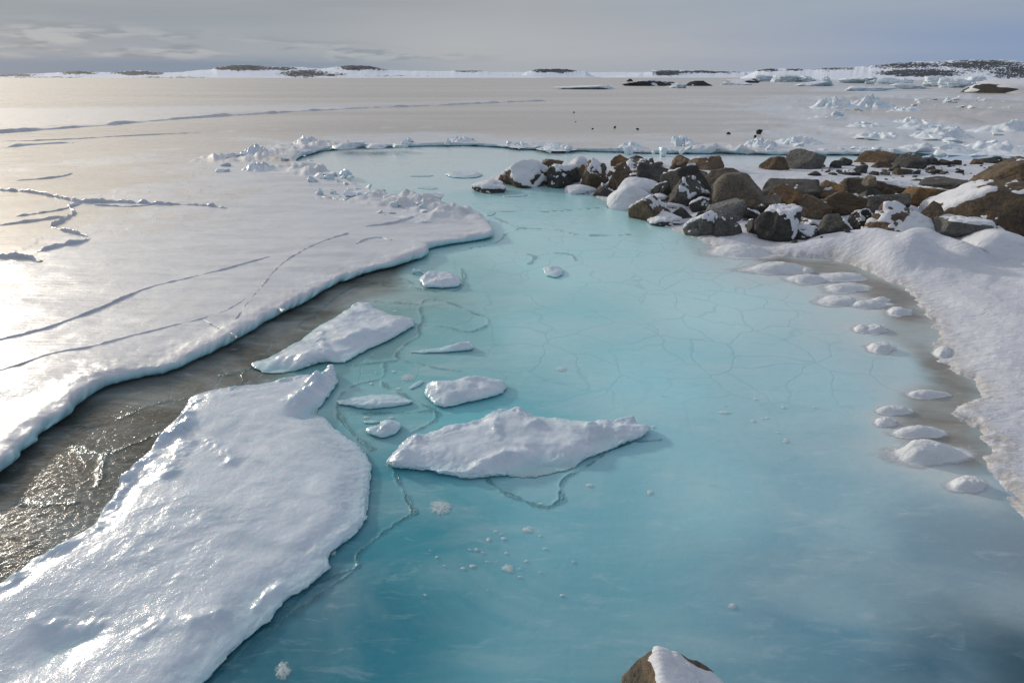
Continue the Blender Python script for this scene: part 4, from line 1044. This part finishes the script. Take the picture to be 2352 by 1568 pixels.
boulder((1627, 396, 1767, 487), 'tan', 'biggest smooth tan boulder, a broad dome in the middle of the heap', 0, 3, depth=.8, rough=.035,
        planes_list=[((-1, -.1, .05), .78), ((-.75, 0, .7), .88), ((-.1, .1, 1), .80), ((.62, -.1, .78), .72), ((.95, 0, .4), .95), ((0, -1, .25), .7), ((.3, -.9, .35), .8), ((0, 1, .2), .8), ((0, 0, -1), .7), ((-.5, -.8, .3), .85), ((-.6, .6, .5), .9), ((.6, .7, .3), .9)], sharp=20)
f4 = [
    ((202, 108, 392, 218), 'brown', .12, (0, 0), 'three-cornered brown boulder left of the big upright boulder on the far ice'),
    ((383, 56, 656, 208), 'grey', .1, (0, 0), 'big upright square-shouldered boulder standing apart at the back'),
    ((768, 140, 838, 204), 'dark', 0, (0, 0), 'left one of a pair of dark stones at the back'),
    ((828, 120, 918, 186), 'dark', 0, (0, 0), 'right one of a pair of dark stones at the back'),
    ((988, 66, 1248, 162), 'rust', .08, (0, 0), 'reddish wedge-shaped boulder on the back edge of the beach'),
    ((1308, 90, 1492, 200), 'dark', .12, (0, 0), 'dark rounded boulder right of the reddish wedge'),
    ((1440, 118, 1505, 190), 'dark', .1, (0, 0), 'stone leaning on the dark rounded boulder at the back'),
    ((1128, 150, 1258, 200), 'brown', .1, (0, 0), 'flat brown stone below the reddish wedge'),
    ((1488, 118, 1560, 185), 'dark', .2, (0, 0), 'left stone of a dark trio at the back'), ((1540, 122, 1645, 178), 'dark', .2, (0, 0), 'wide stone of a dark trio at the back'),
    ((1655, 132, 1735, 180), 'dark', .1, (0, 0), 'humped stone right of the dark trio'), ((1765, 138, 1818, 178), 'dark', .1, (0, 0), 'small stone standing in the gap of the back row'),
    ((1928, 130, 1995, 170), 'brown', .1, (0, 0), 'brownish stone at the left end of the long low black one'), ((1988, 106, 2168, 160), 'dark', .05, (0, 0), 'long low black boulder in the back row'),
    ((2172, 124, 2238, 165), 'brown', .1, (0, 0), 'stone just left of the far right boulder'), ((2232, 108, 2335, 150), 'brown', .1, (0, 0), 'stone peeping over the big right-hand boulder'),
    ((960, 178, 1042, 240), 'dark', .1, (0, 0), 'rounded stone alone on the gravelly snow'), ((1292, 203, 1402, 258), 'brown', .2, (0, 0), 'flat stone below the dark rounded boulder'), ((1238, 170, 1312, 228), 'dark', .1, (0, 0), 'stone left below the dark rounded boulder'),
    ((1560, 213, 1645, 248), 'dark', .2, (0, 0), 'flat dark stone on the gravelly snow'), ((588, 230, 672, 265), 'dark', .1, (0, 0), 'flat stone on the open snow right of the upright boulder'), ((752, 238, 808, 260), 'dark', 0, (0, 0), 'tiny dark stone on the open snow'),
    ((852, 222, 985, 262), 'dark', .35, (0, 0), 'flat shingle slab beside the rounded lone stone'), ((1428, 290, 1502, 310), 'dark', .2, (0, 0), 'thin flat stone on smooth snow'),
    ((236, 298, 602, 465), 'dark', .12, (0, 0), 'long dark flat-topped slab behind the tan boulder'),
    ((262, 344, 514, 510), 'rust', .15, (0, 0), 'boulder with a rusty left face in front of the long dark slab'),
    ((152, 418, 318, 545), 'tan', .12, (0, 0), 'small round tan boulder below the rusty-faced one'),
    ((598, 314, 848, 455), 'rust', .35, (.2, 0), 'low wedge with a rusty back and snow on its flank'),
    ((832, 280, 1142, 435), 'tan', .15, (0, 0), 'blocky tan boulder with a knob on its right shoulder'),
    ((1128, 318, 1445, 420), 'brown', .5, (0, .2), 'flat brown slab with a snow layer, right of the blocky tan boulder'),
    ((1158, 364, 1275, 432), 'brown', .1, (0, 0), 'stone in front of the flat brown slab'), ((1440, 360, 1520, 400), 'dark', .1, (0, 0), 'small dark stone at the right end of the flat brown slab'),
    ((512, 434, 745, 605), 'brown', .12, (0, 0), 'square-faced dark brown boulder left of the orange one'),
    ((708, 394, 980, 608), 'rust', .25, (0, -.2), 'orange-stained boulder in the centre of the beach rocks'),
    ((1008, 374, 1162, 495), 'grey', .15, (0, 0), 'pointed grey boulder right of the orange-stained one'),
    ((1080, 413, 1328, 575), 'grey', .15, (0, 0), 'dark grey boulder with a flat tilted top'),
    ((1548, 286, 1965, 378), 'dark', .1, (0, 0), 'long dark slab lying left of the right-hand boulders'),
    ((1365, 364, 1705, 540), 'rust', .30, (.4, .1), 'orange-brown boulder with a snow tongue on its right'),
    ((1095, 515, 1520, 770), 'brown', .62, (.1, -.2), 'snow-loaded boulder below the orange-brown one'),
    ((1465, 490, 1665, 715), 'brown', .2, (0, 0), 'dark hollow-faced boulder right of the snow-loaded one'),
    ((158, 543, 435, 800), 'dark', .72, (.4, -.2), 'snow-crusted dark boulder at the near edge of the rocks'),
    ((428, 676, 615, 790), 'dark', .75, (0, -.2), 'small ice-glazed stone at the near edge of the rocks'),
    ((668, 578, 885, 752), 'dark', .42, (.45, 0), 'dark boulder half drifted over from the right'),
    ((88, 628, 225, 750), 'dark', .6, (-.2, 0), 'dark stone with a white crown left of the snow-crusted one'),
    ((488, 635, 725, 712), 'dark', .55, (0, .1), 'dark ledge under a straight snow shelf'),
    ((142, 508, 218, 630), 'dark', .2, (0, 0), 'narrow dark stone below the small round tan boulder'),
    ((1618, 625, 2010, 840), 'grey', .5, (0, .3), 'grey ice-glazed rock below the big right-hand boulder'),
    ((940, 545, 1080, 620), 'dark', .8, (0, 0), 'small snowy stone below the dark grey tilted boulder'), ((905, 640, 965, 665), 'dark', .05, (0, 0), 'left black tip poking from the big drift'), ((980, 668, 1030, 690), 'dark', .05, (0, 0), 'right black tip poking from the big drift'),
    ((1945, 750, 2352, 950), 'grey', 1.2, (0, -.1), 'grey rounded boulder glazed with ice at the right of the drift'),
    ((960, 455, 1000, 515), 'rust', .1, (0, 0), 'small rusty stone touching the orange-stained boulder'),
]
for i, (b, kd, sn, sd_, lab) in enumerate(f4):
    boulder(B4(b), kd, lab, sn, 2000 + 7 * i, side=sd_, sub=5 if (b[2] - b[0]) > 120 else 4, group='boulders on the snowy beach')
boulder(B4((1040, 262, 1128, 330)), 'tan', 'knob-like stone on the right shoulder of the blocky tan boulder', 0, 2911, z=.7, group='boulders on the snowy beach', sub=4)
boulder(B4((1965, 128, 2560, 400)), 'brown', 'huge brown boulder at the right edge, the upper of two', .08, 61, depth=.8, rough=.04, group='boulders on the snowy beach', z=.5,
        planes_list=[((-.62, -.2, .75), .72), ((-.1, 0, 1), .78), ((-.9, -.5, .1), .85), ((-.2, -1, .1), .75), ((.7, -.6, .3), .8), ((.7, 0, .7), .9), ((0, 1, .3), .8), ((0, 0, -1), .7), ((-.5, .7, .4), .9)], sharp=22)
boulder(B4((1580, 318, 2560, 700)), 'brown', 'huge brown boulder patched with snow at the right edge, the lower of two', .30, 73, depth=.62, rough=.05, group='boulders on the snowy beach', side=(-.75, -.25),
        planes_list=[((-.55, -.15, .8), .62), ((0, -.1, 1), .66), ((.05, -.75, .65), .72), ((-.9, -.3, .2), .88), ((-.3, -1, .1), .8), ((.5, -.9, .1), .8), ((.8, 0, .6), .85), ((0, 1, .3), .8), ((0, 0, -1), .7)], sharp=22)

# the single boulder at the viewer's feet, with wind-packed snow on its slope
def near_boulder():
    pl = [((-1, -.05, .12), .62), ((-.55, .25, .8), .80), ((.60, .08, .79), .36), ((.2, .9, .5), .62), ((0, -1, .1), .9), ((1, 0, -.1), 1.0), ((0, 0, -1), .7), ((-.5, .8, .3), .72), ((.6, .7, .2), .85)]
    V, F = facet_shape(88, 6, planes_list=pl, sharp=26, rough=.05)
    V = fit(V, .50, .56, .48)
    c = G(1550, 1680)
    N = normals(V, F)
    q = sstep(.36, .54, N[:, 2] + .25 * N[:, 0] - .12) * 1.0
    edge = V[:, 0] * .9 + .16 + .05 * fbm3(V * 6, 3, 5)         # keep the left and far rim bare
    far = .13 - V[:, 1] - .12 * V[:, 0] + .03 * fbm3(V * 9, 3, 6)
    m = np.minimum(np.minimum(edge, far) * 3.0, q - .35)
    th = np.clip(m * .12, -.02, .035)
    Vs = V + N * th[:, None]
    o = bpy.data.objects.new('boulder', None); COL.objects.link(o); o.location = (c[0], c[1], .33); o.rotation_euler = (.12, 0, 0)
    mk('stone', V, F, MR['brown'], parent=o)
    tag(o, 'brown boulder with a smooth snow slope at the bottom edge, nearest the viewer', 'boulder')
    keep = (th[F] > -.012).any(1)
    V2, F2, _ = compact(Vs, F[keep]); mk('snow_cap', V2, F2, M_SNOW, parent=o)
near_boulder()

# pebbles and shingle strewn over the snow at the back of the beach: copies of a few stones
protos = []
for i in range(5):
    V, F = facet_shape(3000 + i, 4, 11, 60, .05)
    V = fit(V, 1, .8, .62)
    me_o = mk('pebble', V, F, MR[['dark', 'brown', 'dark', 'grey', 'dark'][i]])
    protos.append(me_o)
rg = random.Random(5)
zones = [((1880, 372, 2320, 398), 90, 'dark pebble in the shingle strewn at the back of the beach', 'shingle at the back of the beach', (.06, .30)),
         ((1900, 396, 2250, 412), 30, 'dark pebble among thin snow in front of the shingle', 'loose pebbles in front of the shingle', (.04, .14)),
         ((1700, 450, 2200, 520), 60, 'small stone wedged between the beach boulders', 'stones wedged between beach boulders', (.12, .40)),
         ((1230, 385, 1620, 470), 60, 'small stone wedged among the heaped boulders on the point', 'stones wedged among heaped boulders', (.14, .46)),
         ((1650, 500, 1980, 560), 12, 'small stone half buried along the near edge of the rocks', 'stones along the near edge of the rocks', (.06, .16))]
first = [True] * 5
for (x0, y0, x1, y1), n, lab, grp, (s0, s1) in zones:
    for k in range(n):
        x, y = rg.uniform(x0, x1), rg.uniform(y0, y1)
        p = G(x, y, .2); z = hb(*p)
        if z < .06: continue
        i = rg.randrange(5); pr = protos[i]
        if first[i]: o = pr; first[i] = False
        else: o = pr.copy(); COL.objects.link(o)
        s = s0 + (s1 - s0) * rg.random() ** 2
        o.location = (p[0], p[1], z + s * .10); o.scale = (s * rg.uniform(.8, 1.6), s * rg.uniform(.8, 1.3), s * rg.uniform(.7, 1.2)); o.rotation_euler = (rg.uniform(-.2, .2), rg.uniform(-.2, .2), rg.uniform(0, 6.28))
        tag(o, lab, 'pebble', grp)

# dark stones lying out on the young ice
for i, (x, y, w, h, lab) in enumerate([(1318, 258, 4, 4, 'farthest black stone on the young ice'), (1322, 279, 3, 3, 'tiny black stone just below the farthest one on the young ice'), (1361, 296, 5, 4, 'leftmost black stone of the row nearer the pool on young ice'),
        (1412, 293, 6, 6, 'upright black stone, second in the row on the young ice'), (1464, 297, 8, 5, 'flat black stone ending the left row on the young ice'), (1673, 308, 9, 7, 'black stone with a pointed top left of the stone pair'), (1743, 307, 13, 12, 'largest black stone on the young ice'),
        (1734, 315, 6, 7, 'small black stone beside the largest one on the young ice')]):
    boulder((x - w / 2, y - h + 2, x + w / 2, y + 2), 'black', lab, 0, 3100 + i, z=.13, sub=3, group='black stones on the young ice', name='stone', cat='stone', sink=.08)

# ------------------------------------------------------------------ broken ice blocks
def ice_proto(seed, planes=9, sub=3, sharp=30, rough=.05, flat=.5):
    V, F = facet_shape(seed, sub, planes, sharp, rough, .5, .95)
    return fit(V, 1, .75, flat), F
def block_mesh(seed, flat, sub=4):
    V, F = ice_proto(seed, random.Random(seed).randint(7, 11), sub, 70, .05, flat)
    N = normals(V, F)
    snow = np.clip(.6 + .6 * N[:, 2] + .5 * fbm3(V * 3, 3, seed), 0, 1)
    return V, F, snow
block_meshes = []
for i in range(12):
    flat = [.28, .4, .6, .9, 1.2, .22][i % 6]
    V, F, sn = block_mesh(4000 + i * 13, flat)
    o = mk('ice_block', V, F, M_BLOCK, attrs={'snow': sn, 'blue': np.zeros(len(V))}, smooth=True)
    block_meshes.append(o.data); bpy.data.objects.remove(o)
rb = random.Random(17)
def block(x, y, w_px, lab, grp, flat=None, tilt=.35, z=.12, hscale=1.0, name='ice_block', cat='ice block', lift=.06):
    p = G(x, y, z); dist = np.hypot(*p)
    s = w_px / FPX * math.hypot(dist, CAM_H) * .78; hscale = hscale * .8
    idx = [i for i in range(12) if flat is None or i % 6 in flat]
    o = bpy.data.objects.new(name, block_meshes[rb.choice(idx)]); COL.objects.link(o)
    o.scale = (s, s, s * hscale); o.rotation_euler = (rb.uniform(-tilt, tilt), rb.uniform(-tilt, tilt), rb.uniform(0, 6.28))
    o.location = (p[0], p[1], z + s * lift * hscale)
    tag(o, lab, cat, grp); return o
def heap(x0, y0, x1, y1, n, lab, grp, smin=8, smax=30, flat=None, tilt=.5, hs=1.0, peak=None, z=.12):
    for k in range(n):
        u = rb.gauss(.5, .25); v = rb.gauss(.55, .25)
        x = x0 + (x1 - x0) * min(max(u, 0), 1); y = y0 + (y1 - y0) * min(max(v, 0), 1)
        block(x, y, smin + (smax - smin) * rb.random() ** 1.8, lab, grp, flat, tilt, z=z, hscale=hs)

def pile(x0, y0, x1, y1, label, seed, grp='piles of broken ice'):
    """a heap of pressed-up ice, snowed together"""
    c = G((x0 + x1) / 2, y1 - (y1 - y0) * (.25 if y1 < 326 or x0 > 1900 or x1 < 760 else .62), .12); dist = np.hypot(*c)
    w = (x1 - x0) / FPX * math.hypot(dist, CAM_H) * .5
    h = max((y1 - y0) / FPX * dist * .62, .12); d = max(w * .55, dist * .03)
    na, nr = 72, 26
    V = [np.array([[0., 0., 0.]])]
    a = np.linspace(0, 2 * np.pi, na, endpoint=False)
    for u in np.linspace(0, 1.25, nr + 1)[1:]:
        V.append(np.stack([np.cos(a) * w * u, np.sin(a) * d * u, 0 * a + u], 1))
    V = np.concatenate(V); u = V[:, 2].copy()
    X, Y = V[:, 0] / w, V[:, 1] / d
    rg = np.clip(1 - 2.2 * np.abs(fbm2(X * 2.3 + seed, Y * 1.7, 3, seed)), 0, 1)
    prof = (1 - np.clip(u, 0, 1) ** 1.6) * (.30 + .75 * rg + .55 * fbm2(X * 6 + seed, Y * 5, 3, seed + 3))
    V[:, 2] = h * np.where(u < 1, np.maximum(prof, 0), -.4 * (u - 1)) - .02
    F = [(0, 1 + j, 1 + (j + 1) % na) for j in range(na)]
    for i in range(nr - 1):
        b0 = 1 + i * na; b1 = b0 + na
        for j in range(na):
            k = (j + 1) % na
            F.append((b0 + j, b1 + j, b1 + k)); F.append((b0 + j, b1 + k, b0 + k))
    sn = np.clip(.75 + .5 * fbm2(X * 3, Y * 3, 3, seed + 9), 0, 1)
    al = -math.atan2(c[0], c[1]); ca, sa = math.cos(al), math.sin(al)
    V = np.stack([V[:, 0] * ca - V[:, 1] * sa, V[:, 0] * sa + V[:, 1] * ca, V[:, 2]], 1)
    o = mk('ice_pile', V, np.array(F), M_BLOCK, attrs={'snow': sn, 'blue': np.zeros(len(V))}, loc=(c[0], c[1], .14))
    tag(o, label, 'ice pile', grp)
for i, (b, lab) in enumerate([((1866, 226, 1960, 258), 'left half of the largest far pile of broken ice on the right'), ((1945, 226, 2045, 258), 'right half of the largest far pile of broken ice on the right'), ((2050, 244, 2106, 258), 'small pile of broken ice right of the largest far pile'),
        ((1855, 265, 1945, 278), 'low white ice mound below the largest far pile'), ((1950, 281, 2022, 295), 'lone low ice mound on the right, nearer than the white one'), ((2062, 270, 2114, 285), 'dark-shaded ice mound on the right'), ((2070, 284, 2180, 301), 'long low ice mound on the right'),
        ((1966, 304, 2072, 323), 'smooth white ice pile in the right foreground of the broken field'), ((2106, 292, 2222, 330), 'sharp-peaked ice pile, tallest of the broken field'), ((2266, 284, 2420, 314), 'ice pile cut off by the right edge'), ((2090, 328, 2220, 352), 'left ice drift nearest the back of the beach'), ((2210, 330, 2360, 354), 'right ice drift nearest the back of the beach'),
        ((1030, 318, 1090, 335), 'small ice pile left of centre on the far rim of the pool'), ((1170, 329, 1216, 341), 'bluish ice clump on the far rim of the pool'), ((1242, 335, 1316, 349), 'low ice clump behind the left tip of the rocks'), ((1418, 333, 1478, 351), 'ice clump behind the skyline boulders'), ((1546, 320, 1596, 343), 'spiky ice clump behind the back boulders'),
        ((1708, 326, 1784, 353), 'ice pile left of the big upright boulder'), ((1788, 320, 1880, 343), 'jagged ice pile behind the big upright boulder'), ((552, 334, 632, 364), 'rounded white ice hummock, highest of the rubble at the far left corner'), ((672, 314, 735, 336), 'twin-peaked ice pile at the back of the far left corner'), ((560, 372, 634, 395), 'low smooth ice pile in front of the rounded white hummock')]):
    pile(*b, lab, 700 + i * 17)
# rubble along the left and far edge of the pool, single named blocks first
for x, y, w, fl, hs, lab in [(540, 360, 50, [0, 1], 1.0, 'flat ice block left of the rounded white hummock'), (632, 356, 36, [1], .8, 'dark-edged ice block right of the rounded white hummock'),
        (700, 330, 36, [3, 4], 1.1, 'left blade of the twin upright ice shards at the back'), (716, 330, 34, [3, 4], 1.0, 'right blade of the twin upright ice shards at the back'), (512, 395, 34, [1, 2], .9, 'small dark-sided ice lump on the young ice, leftmost of all'),
        (595, 388, 62, [0, 1], 1.0, 'smooth ice slab in front of the rounded white hummock'), (520, 382, 28, [2], 1.0, 'glinting wet ice block left of the smooth slab'), (690, 352, 60, [0, 1], 1.0, 'ice block at the far left corner of the turquoise water'),
        (1000, 437 + 20, 50, [3], .7, 'pale ice block over the pool beside the ridge end')]:
    block(x, y, w, lab, 'ice rubble at the far left corner', fl, .18, hscale=hs)
heap(520, 345, 720, 392, 20, 'small ice fragment in the rubble at the far left corner of the pool', 'ice fragments at the far left corner', 8, 30, None, .4, .8)
heap(700, 390, 820, 420, 22, 'jagged ice fragment in the first bend of the rubble line', 'ice fragments in the first bend of the rubble', 10, 34, None, .6)
heap(735, 425, 900, 462, 26, 'jagged ice fragment in the second bend of the rubble line', 'ice fragments in the second bend of the rubble', 12, 40, None, .6)
heap(850, 455, 1020, 490, 24, 'ice fragment heaped toward the right end of the rubble line', 'ice fragments at the right end of the rubble', 12, 44, None, .45)
heap(880, 485, 1060, 515, 12, 'ice slab lying on the ridge behind the sheet tip', 'ice slabs on the ridge by the sheet tip', 20, 60, [0, 5], .15, .8)
heap(1010, 490, 1120, 520, 10, 'ice crumb on the lobe right of the ridge', 'ice crumbs on the lobe right of the ridge', 6, 18)
# raised slabs at the far rim
for x0, x1, y in [(765, 905, 340), (895, 965, 338), (1020, 1090, 333), (1090, 1180, 334)]:
    pass
for x, y, w, lab in [(800, 338, 90, 'left upturned blue-edged slab on the far rim of the pool'), (865, 339, 80, 'middle upturned blue-edged slab on the far rim of the pool'), (920, 337, 60, 'right upturned blue-edged slab on the far rim of the pool')]:
    block(x, y, w, lab, 'upturned slabs on the far rim', [0, 5], .06, z=.2, hscale=.9)
for (b, n, lab) in [((925, 322, 960, 336, ), 4, 'ice splinter right of the upturned slabs'), ((1020, 320, 1085, 334), 8, 'ice splinter in the pile left of centre on the far rim'), ((1170, 330, 1215, 340), 4, 'ice splinter in the bluish clump on the far rim'), ((1240, 336, 1316, 348), 6, 'ice splinter in the low clump behind the left tip of the rocks'),
        ((1415, 334, 1475, 350), 7, 'ice splinter in the clump behind the skyline boulders'), ((1546, 322, 1594, 342), 9, 'ice splinter in the spiky clump behind the back boulders'), ((1500, 340, 1585, 354), 6, 'ice splinter in the low line under the spiky clump'), ((1711, 328, 1781, 352), 11, 'ice splinter in the pile left of the big upright boulder'),
        ((1790, 322, 1875, 342), 10, 'ice splinter in the jagged pile behind the big upright boulder')]:
    heap(*b, n, lab, lab.replace('ice splinter', 'ice splinters'), 10, 34, None, .6, 1.1)
# broken ice field on the far right
for (b, n, lab, s0, s1) in [((1866, 228, 2040, 258), 34, 'ice block in the largest far pile on the right', 10, 38), ((2050, 246, 2106, 258), 8, 'ice block in the small pile right of the largest far pile', 8, 24), ((1861, 266, 1941, 277), 7, 'ice block in the low mound below the largest far pile', 14, 44),
        ((1956, 282, 2016, 294), 5, 'ice block in the lone low mound on the right', 14, 40), ((2066, 272, 2110, 284), 6, 'ice block in the dark-shaded mound on the right', 10, 34), ((2072, 286, 2176, 300), 8, 'ice block in the long mound on the right', 14, 46),
        ((1972, 306, 2066, 322), 8, 'ice block in the smooth white pile on the right', 16, 50), ((2106, 298, 2220, 330), 18, 'ice block in the sharp-peaked pile on the right', 14, 50), ((2270, 286, 2352, 312), 14, 'ice block in the pile at the right edge', 14, 48),
        ((2090, 330, 2352, 356), 30, 'ice block in the drift nearest the beach on the right', 12, 44), ((1880, 335, 2080, 354), 14, 'ice block in the scatter behind the beach boulders', 10, 36), ((2100, 220, 2352, 250), 30, 'ice block strewn over the far right shallows', 8, 26)]:
    heap(*b, n, lab, lab.replace('ice block', 'ice blocks'), s0, s1, [0, 1, 2, 5, 3], .4, .8)

# ------------------------------------------------------------------ far shore: islands, snow slopes, icebergs
def hill_mat():
    m, t = new_mat('far_shore')
    wp = t.n('ShaderNodeNewGeometry').outputs['Position']
    rk = t.attr('rock').outputs['Fac']
    n = t.noise(t.mapping(wp, (.05, .05, .22)), 1.0, 7, .68, .4); n2 = t.noise(t.mapping(wp, (.25, .25, .7)), 1.0, 4, .7)
    f = t.maprange(t.math('ADD', rk, t.math('ADD', t.math('MULTIPLY', t.math('SUBTRACT', n, .5), .8), t.math('MULTIPLY', t.math('SUBTRACT', n2, .5), .8))), .42, .62)
    rc = t.mix(n2, (.030, .036, .047), (.085, .092, .108))
    c = t.mix(f, (.74, .80, .90), rc)
    p = t.n('ShaderNodeBsdfPrincipled', inp={'Base Color': c, 'Roughness': .85, 'Specular IOR Level': .2})
    t.n('ShaderNodeOutputMaterial', inp={0: p.outputs[0]})
    return m
M_HILL = hill_mat()
def hill(name, sky, dist, depth, patches, seed, nx=420, ny=60, z0=-1.0, jag=1.0):
    sky = np.array(sky, float)
    xs = np.linspace(sky[0, 0], sky[-1, 0], nx)
    yt = np.interp(xs, sky[:, 0], sky[:, 1])
    yt = yt - jag * fbm2(xs * .09, xs * 0, 4, seed)
    T = np.linspace(0, 1, ny)
    V = []; rock = []
    u, dyb, dzb = ray(xs, np.full(nx, 178.0))
    for tt in T:
        yy = dist + depth * tt
        X = u / dyb * yy
        _, dy, dz = ray(1176, yt)
        H = np.maximum(CAM_H + (dist + depth * .62) * dz / dy, .3)
        k = np.where(tt < .62, sstep(-.02, .62, tt) ** .8, sstep(1.05, .62, tt))
        z = z0 * (1 - k) + H * k
        z = z + .10 * H * fbm2(X * .02, np.full(nx, yy * .02), 4, seed + 3) * (tt < .6) * (tt > .02) * k
        V.append(np.stack([X, np.full(nx, yy), z], 1))
        # picture height of this place for the bare-rock patches
        py = 784 - FPX * np.tan(PITCH + np.arctan((z - CAM_H) / np.hypot(yy, 0)))
        rr = np.full(nx, .13 if len(patches) else 0.0)
        wx = 14 * fbm2(xs * .06, py * .5, 4, seed + 7); wy = 3.2 * fbm2(xs * .08 + 9, py * .6, 4, seed + 8)
        for (cx, cy, rx, ry, a) in patches:
            rr = np.maximum(rr, .82 * a * np.exp(-(((xs + wx - cx) / rx) ** 2 + ((py + wy - cy) / ry) ** 2) ** 2))
        if tt > .62: rr = rr * 0 + rock[-1] * .9
        rr = rr + (.42 * fbm2(xs * .28, py * 1.1 + yy * .004, 4, seed + 11) + .2 * fbm2(xs * .8, py * 2.5, 2, seed + 12)) * (len(patches) > 0)
        rock.append(rr)
    V = np.concatenate(V); F = grid_faces(ny, nx)
    o = mk(name, V, F, M_HILL, attrs={'rock': np.concatenate(rock)})
    tag(o, kind='structure'); return o
hill('snow_plateau', [(200, 178), (380, 169), (480, 166), (700, 165), (900, 164), (1100, 166), (1300, 167), (1500, 166), (1700, 166), (1850, 164), (2000, 168), (2100, 178)], 3200, 900, [], 5, jag=.3)
hill('islands', [(-250, 172), (-100, 174), (0, 172), (70, 170), (120, 168), (160, 165), (180, 162), (220, 166), (260, 167), (290, 164), (330, 163), (380, 168), (420, 166), (490, 160), (500, 154), (560, 150), (600, 151), (640, 155), (690, 156), (740, 158), (780, 153), (800, 150),
      (850, 152), (885, 160), (900, 162), (1000, 164), (1060, 163), (1100, 163), (1140, 168), (1250, 178)], 1500, 500,
     [(30, 173, 70, 4, 1.0), (185, 167, 50, 6, 1.0), (320, 168, 70, 6, 1.0), (560, 156, 80, 8, 1.1), (650, 158, 50, 4, .9), (700, 169, 65, 10, .95), (740, 172, 70, 6, .8), (830, 155, 60, 7, 1.1), (1080, 164, 40, 3, .8), (880, 160, 20, 3, .8), (400, 178, 120, 1.6, .7), (120, 178, 120, 1.6, .8), (900, 175, 90, 2, .6)], 15, 900)
hill('islet', [(1190, 179), (1210, 165), (1230, 160), (1260, 158), (1300, 159), (1345, 165), (1370, 179)], 2000, 250, [(1275, 162, 62, 5.5, 1.15)], 25, 200)
hill('islet', [(1380, 178), (1480, 168), (1500, 162), (1560, 162), (1640, 164), (1710, 166), (1730, 178)], 1700, 250, [(1535, 167, 48, 8, 1.0), (1620, 165, 85, 4, 1.0)], 27, 240)
hill('island', [(1700, 180), (1740, 161), (1760, 158), (1830, 158), (1860, 160), (1900, 156), (1970, 155), (2000, 152), (2050, 146), (2100, 142), (2150, 141), (2220, 138), (2280, 138), (2320, 142), (2360, 148), (2430, 150), (2600, 160), (2800, 176)], 600, 320,
     [(1765, 161, 30, 4, 1.0), (1825, 160, 25, 3, .9), (1900, 158, 70, 5, .8), (2080, 150, 120, 10, .85), (2240, 148, 120, 13, .9), (2110, 168, 115, 11, 1.0), (2330, 165, 75, 22, .85), (2220, 160, 90, 8, .6)], 35, 620, 80)
def berg(x0, x1, ytop, ybase, lab, seed, flat=False, grp='icebergs off the right-hand island'):
    dist = CAM_H / ((ybase - 176) / (FPX / CP ** 2) * 1.0)
    dist = min(dist, 590); p = G((x0 + x1) / 2, ybase); p = p / np.hypot(*p) * dist
    w = (x1 - x0) / FPX * dist; 
    _, dy, dz = ray(1176, ytop); top = (CAM_H + p[1] * dz / dy) * (.8 if not flat else .9)
    V, F = facet_shape(seed, 5, 9 if not flat else 6, 40, .30 if not flat else .16)
    V = fit(V, w, w * .6, max(top, .3) * 1.5)
    N = normals(V, F)
    sn = np.clip(.45 + .7 * N[:, 2] + .5 * fbm3(V / w * 5, 3, seed), 0, 1)
    a = -math.atan2(p[0], p[1]); ca, sa = math.cos(a), math.sin(a)
    V = np.stack([V[:, 0] * ca - V[:, 1] * sa, V[:, 0] * sa + V[:, 1] * ca, V[:, 2]], 1)
    o = mk('iceberg', V, F, M_BERG, attrs={'snow': sn, 'blue': np.zeros(len(V))}, loc=(p[0], p[1], top - max(top, .3) * .75))
    tag(o, lab, 'iceberg', grp)
for i, (x0, x1, yt, yb, lab, fl) in enumerate([
        (1275, 1415, 194, 206, 'long flat iceberg low on the young ice left of the dark skerries', True), (1730, 1790, 168, 187, 'cliffed iceberg at the left foot of the island', False), (1775, 1830, 166, 188, 'grooved iceberg right of the cliffed one', False), (1822, 1880, 169, 188, 'pale iceberg in the middle of the row under the island', False),
        (1880, 1910, 168, 196, 'pinnacled iceberg before the island', False), (1835, 1900, 184, 197, 'low iceberg in front of the pinnacled one', True), (1540, 1575, 188, 203, 'white rounded iceberg between two dark skerries', False), (1935, 2010, 171, 190, 'broad iceberg under the dark band of the island', False),
        (2000, 2065, 173, 192, 'iceberg right of the broad one under the dark band', False), (2060, 2090, 175, 190, 'small iceberg filling a gap in the row', False), (2128, 2170, 166, 196, 'pyramid iceberg standing before the big hill', False), (2165, 2215, 172, 198, 'blunt iceberg right of the pyramid one', False),
        (2215, 2255, 168, 195, 'pale iceberg at the right end of the row', False), (2060, 2130, 190, 201, 'low iceberg in front of the row on the right', True), (2250, 2310, 184, 200, 'low iceberg before the right slope of the hill', True), (1660, 1720, 186, 195, 'thin low iceberg beside the thin skerry', True), (1955, 2040, 196, 206, 'flat floe-like iceberg nearest on the right', True)]):
    berg(x0, x1, yt, yb, lab, 5000 + i * 3, fl)
for i, (b, lab) in enumerate([((1428, 183, 1530, 198), 'left dark skerry with a square knob on the young ice'), ((1500, 186, 1556, 197), 'middle low dark skerry beside the white rounded iceberg'), ((1566, 185, 1637, 198), 'right smooth dark skerry on the young ice'), ((1668, 182, 1742, 191), 'thin dark skerry farther off before the island'),
        ((2256, 191, 2460, 216), 'dark rock point entering at the right edge, snow on its near side'), ((1438, 181, 1456, 188), 'square knob of rock rising from the left skerry')]):
    boulder(b, 'dark', lab, (.55 if i != 4 else .72) if i != 5 else 0, 5200 + i, side=(0, -.3 if i == 4 else 0), z=.1, depth=.5, sub=4, group='dark skerries on the young ice', name='skerry', cat='skerry')
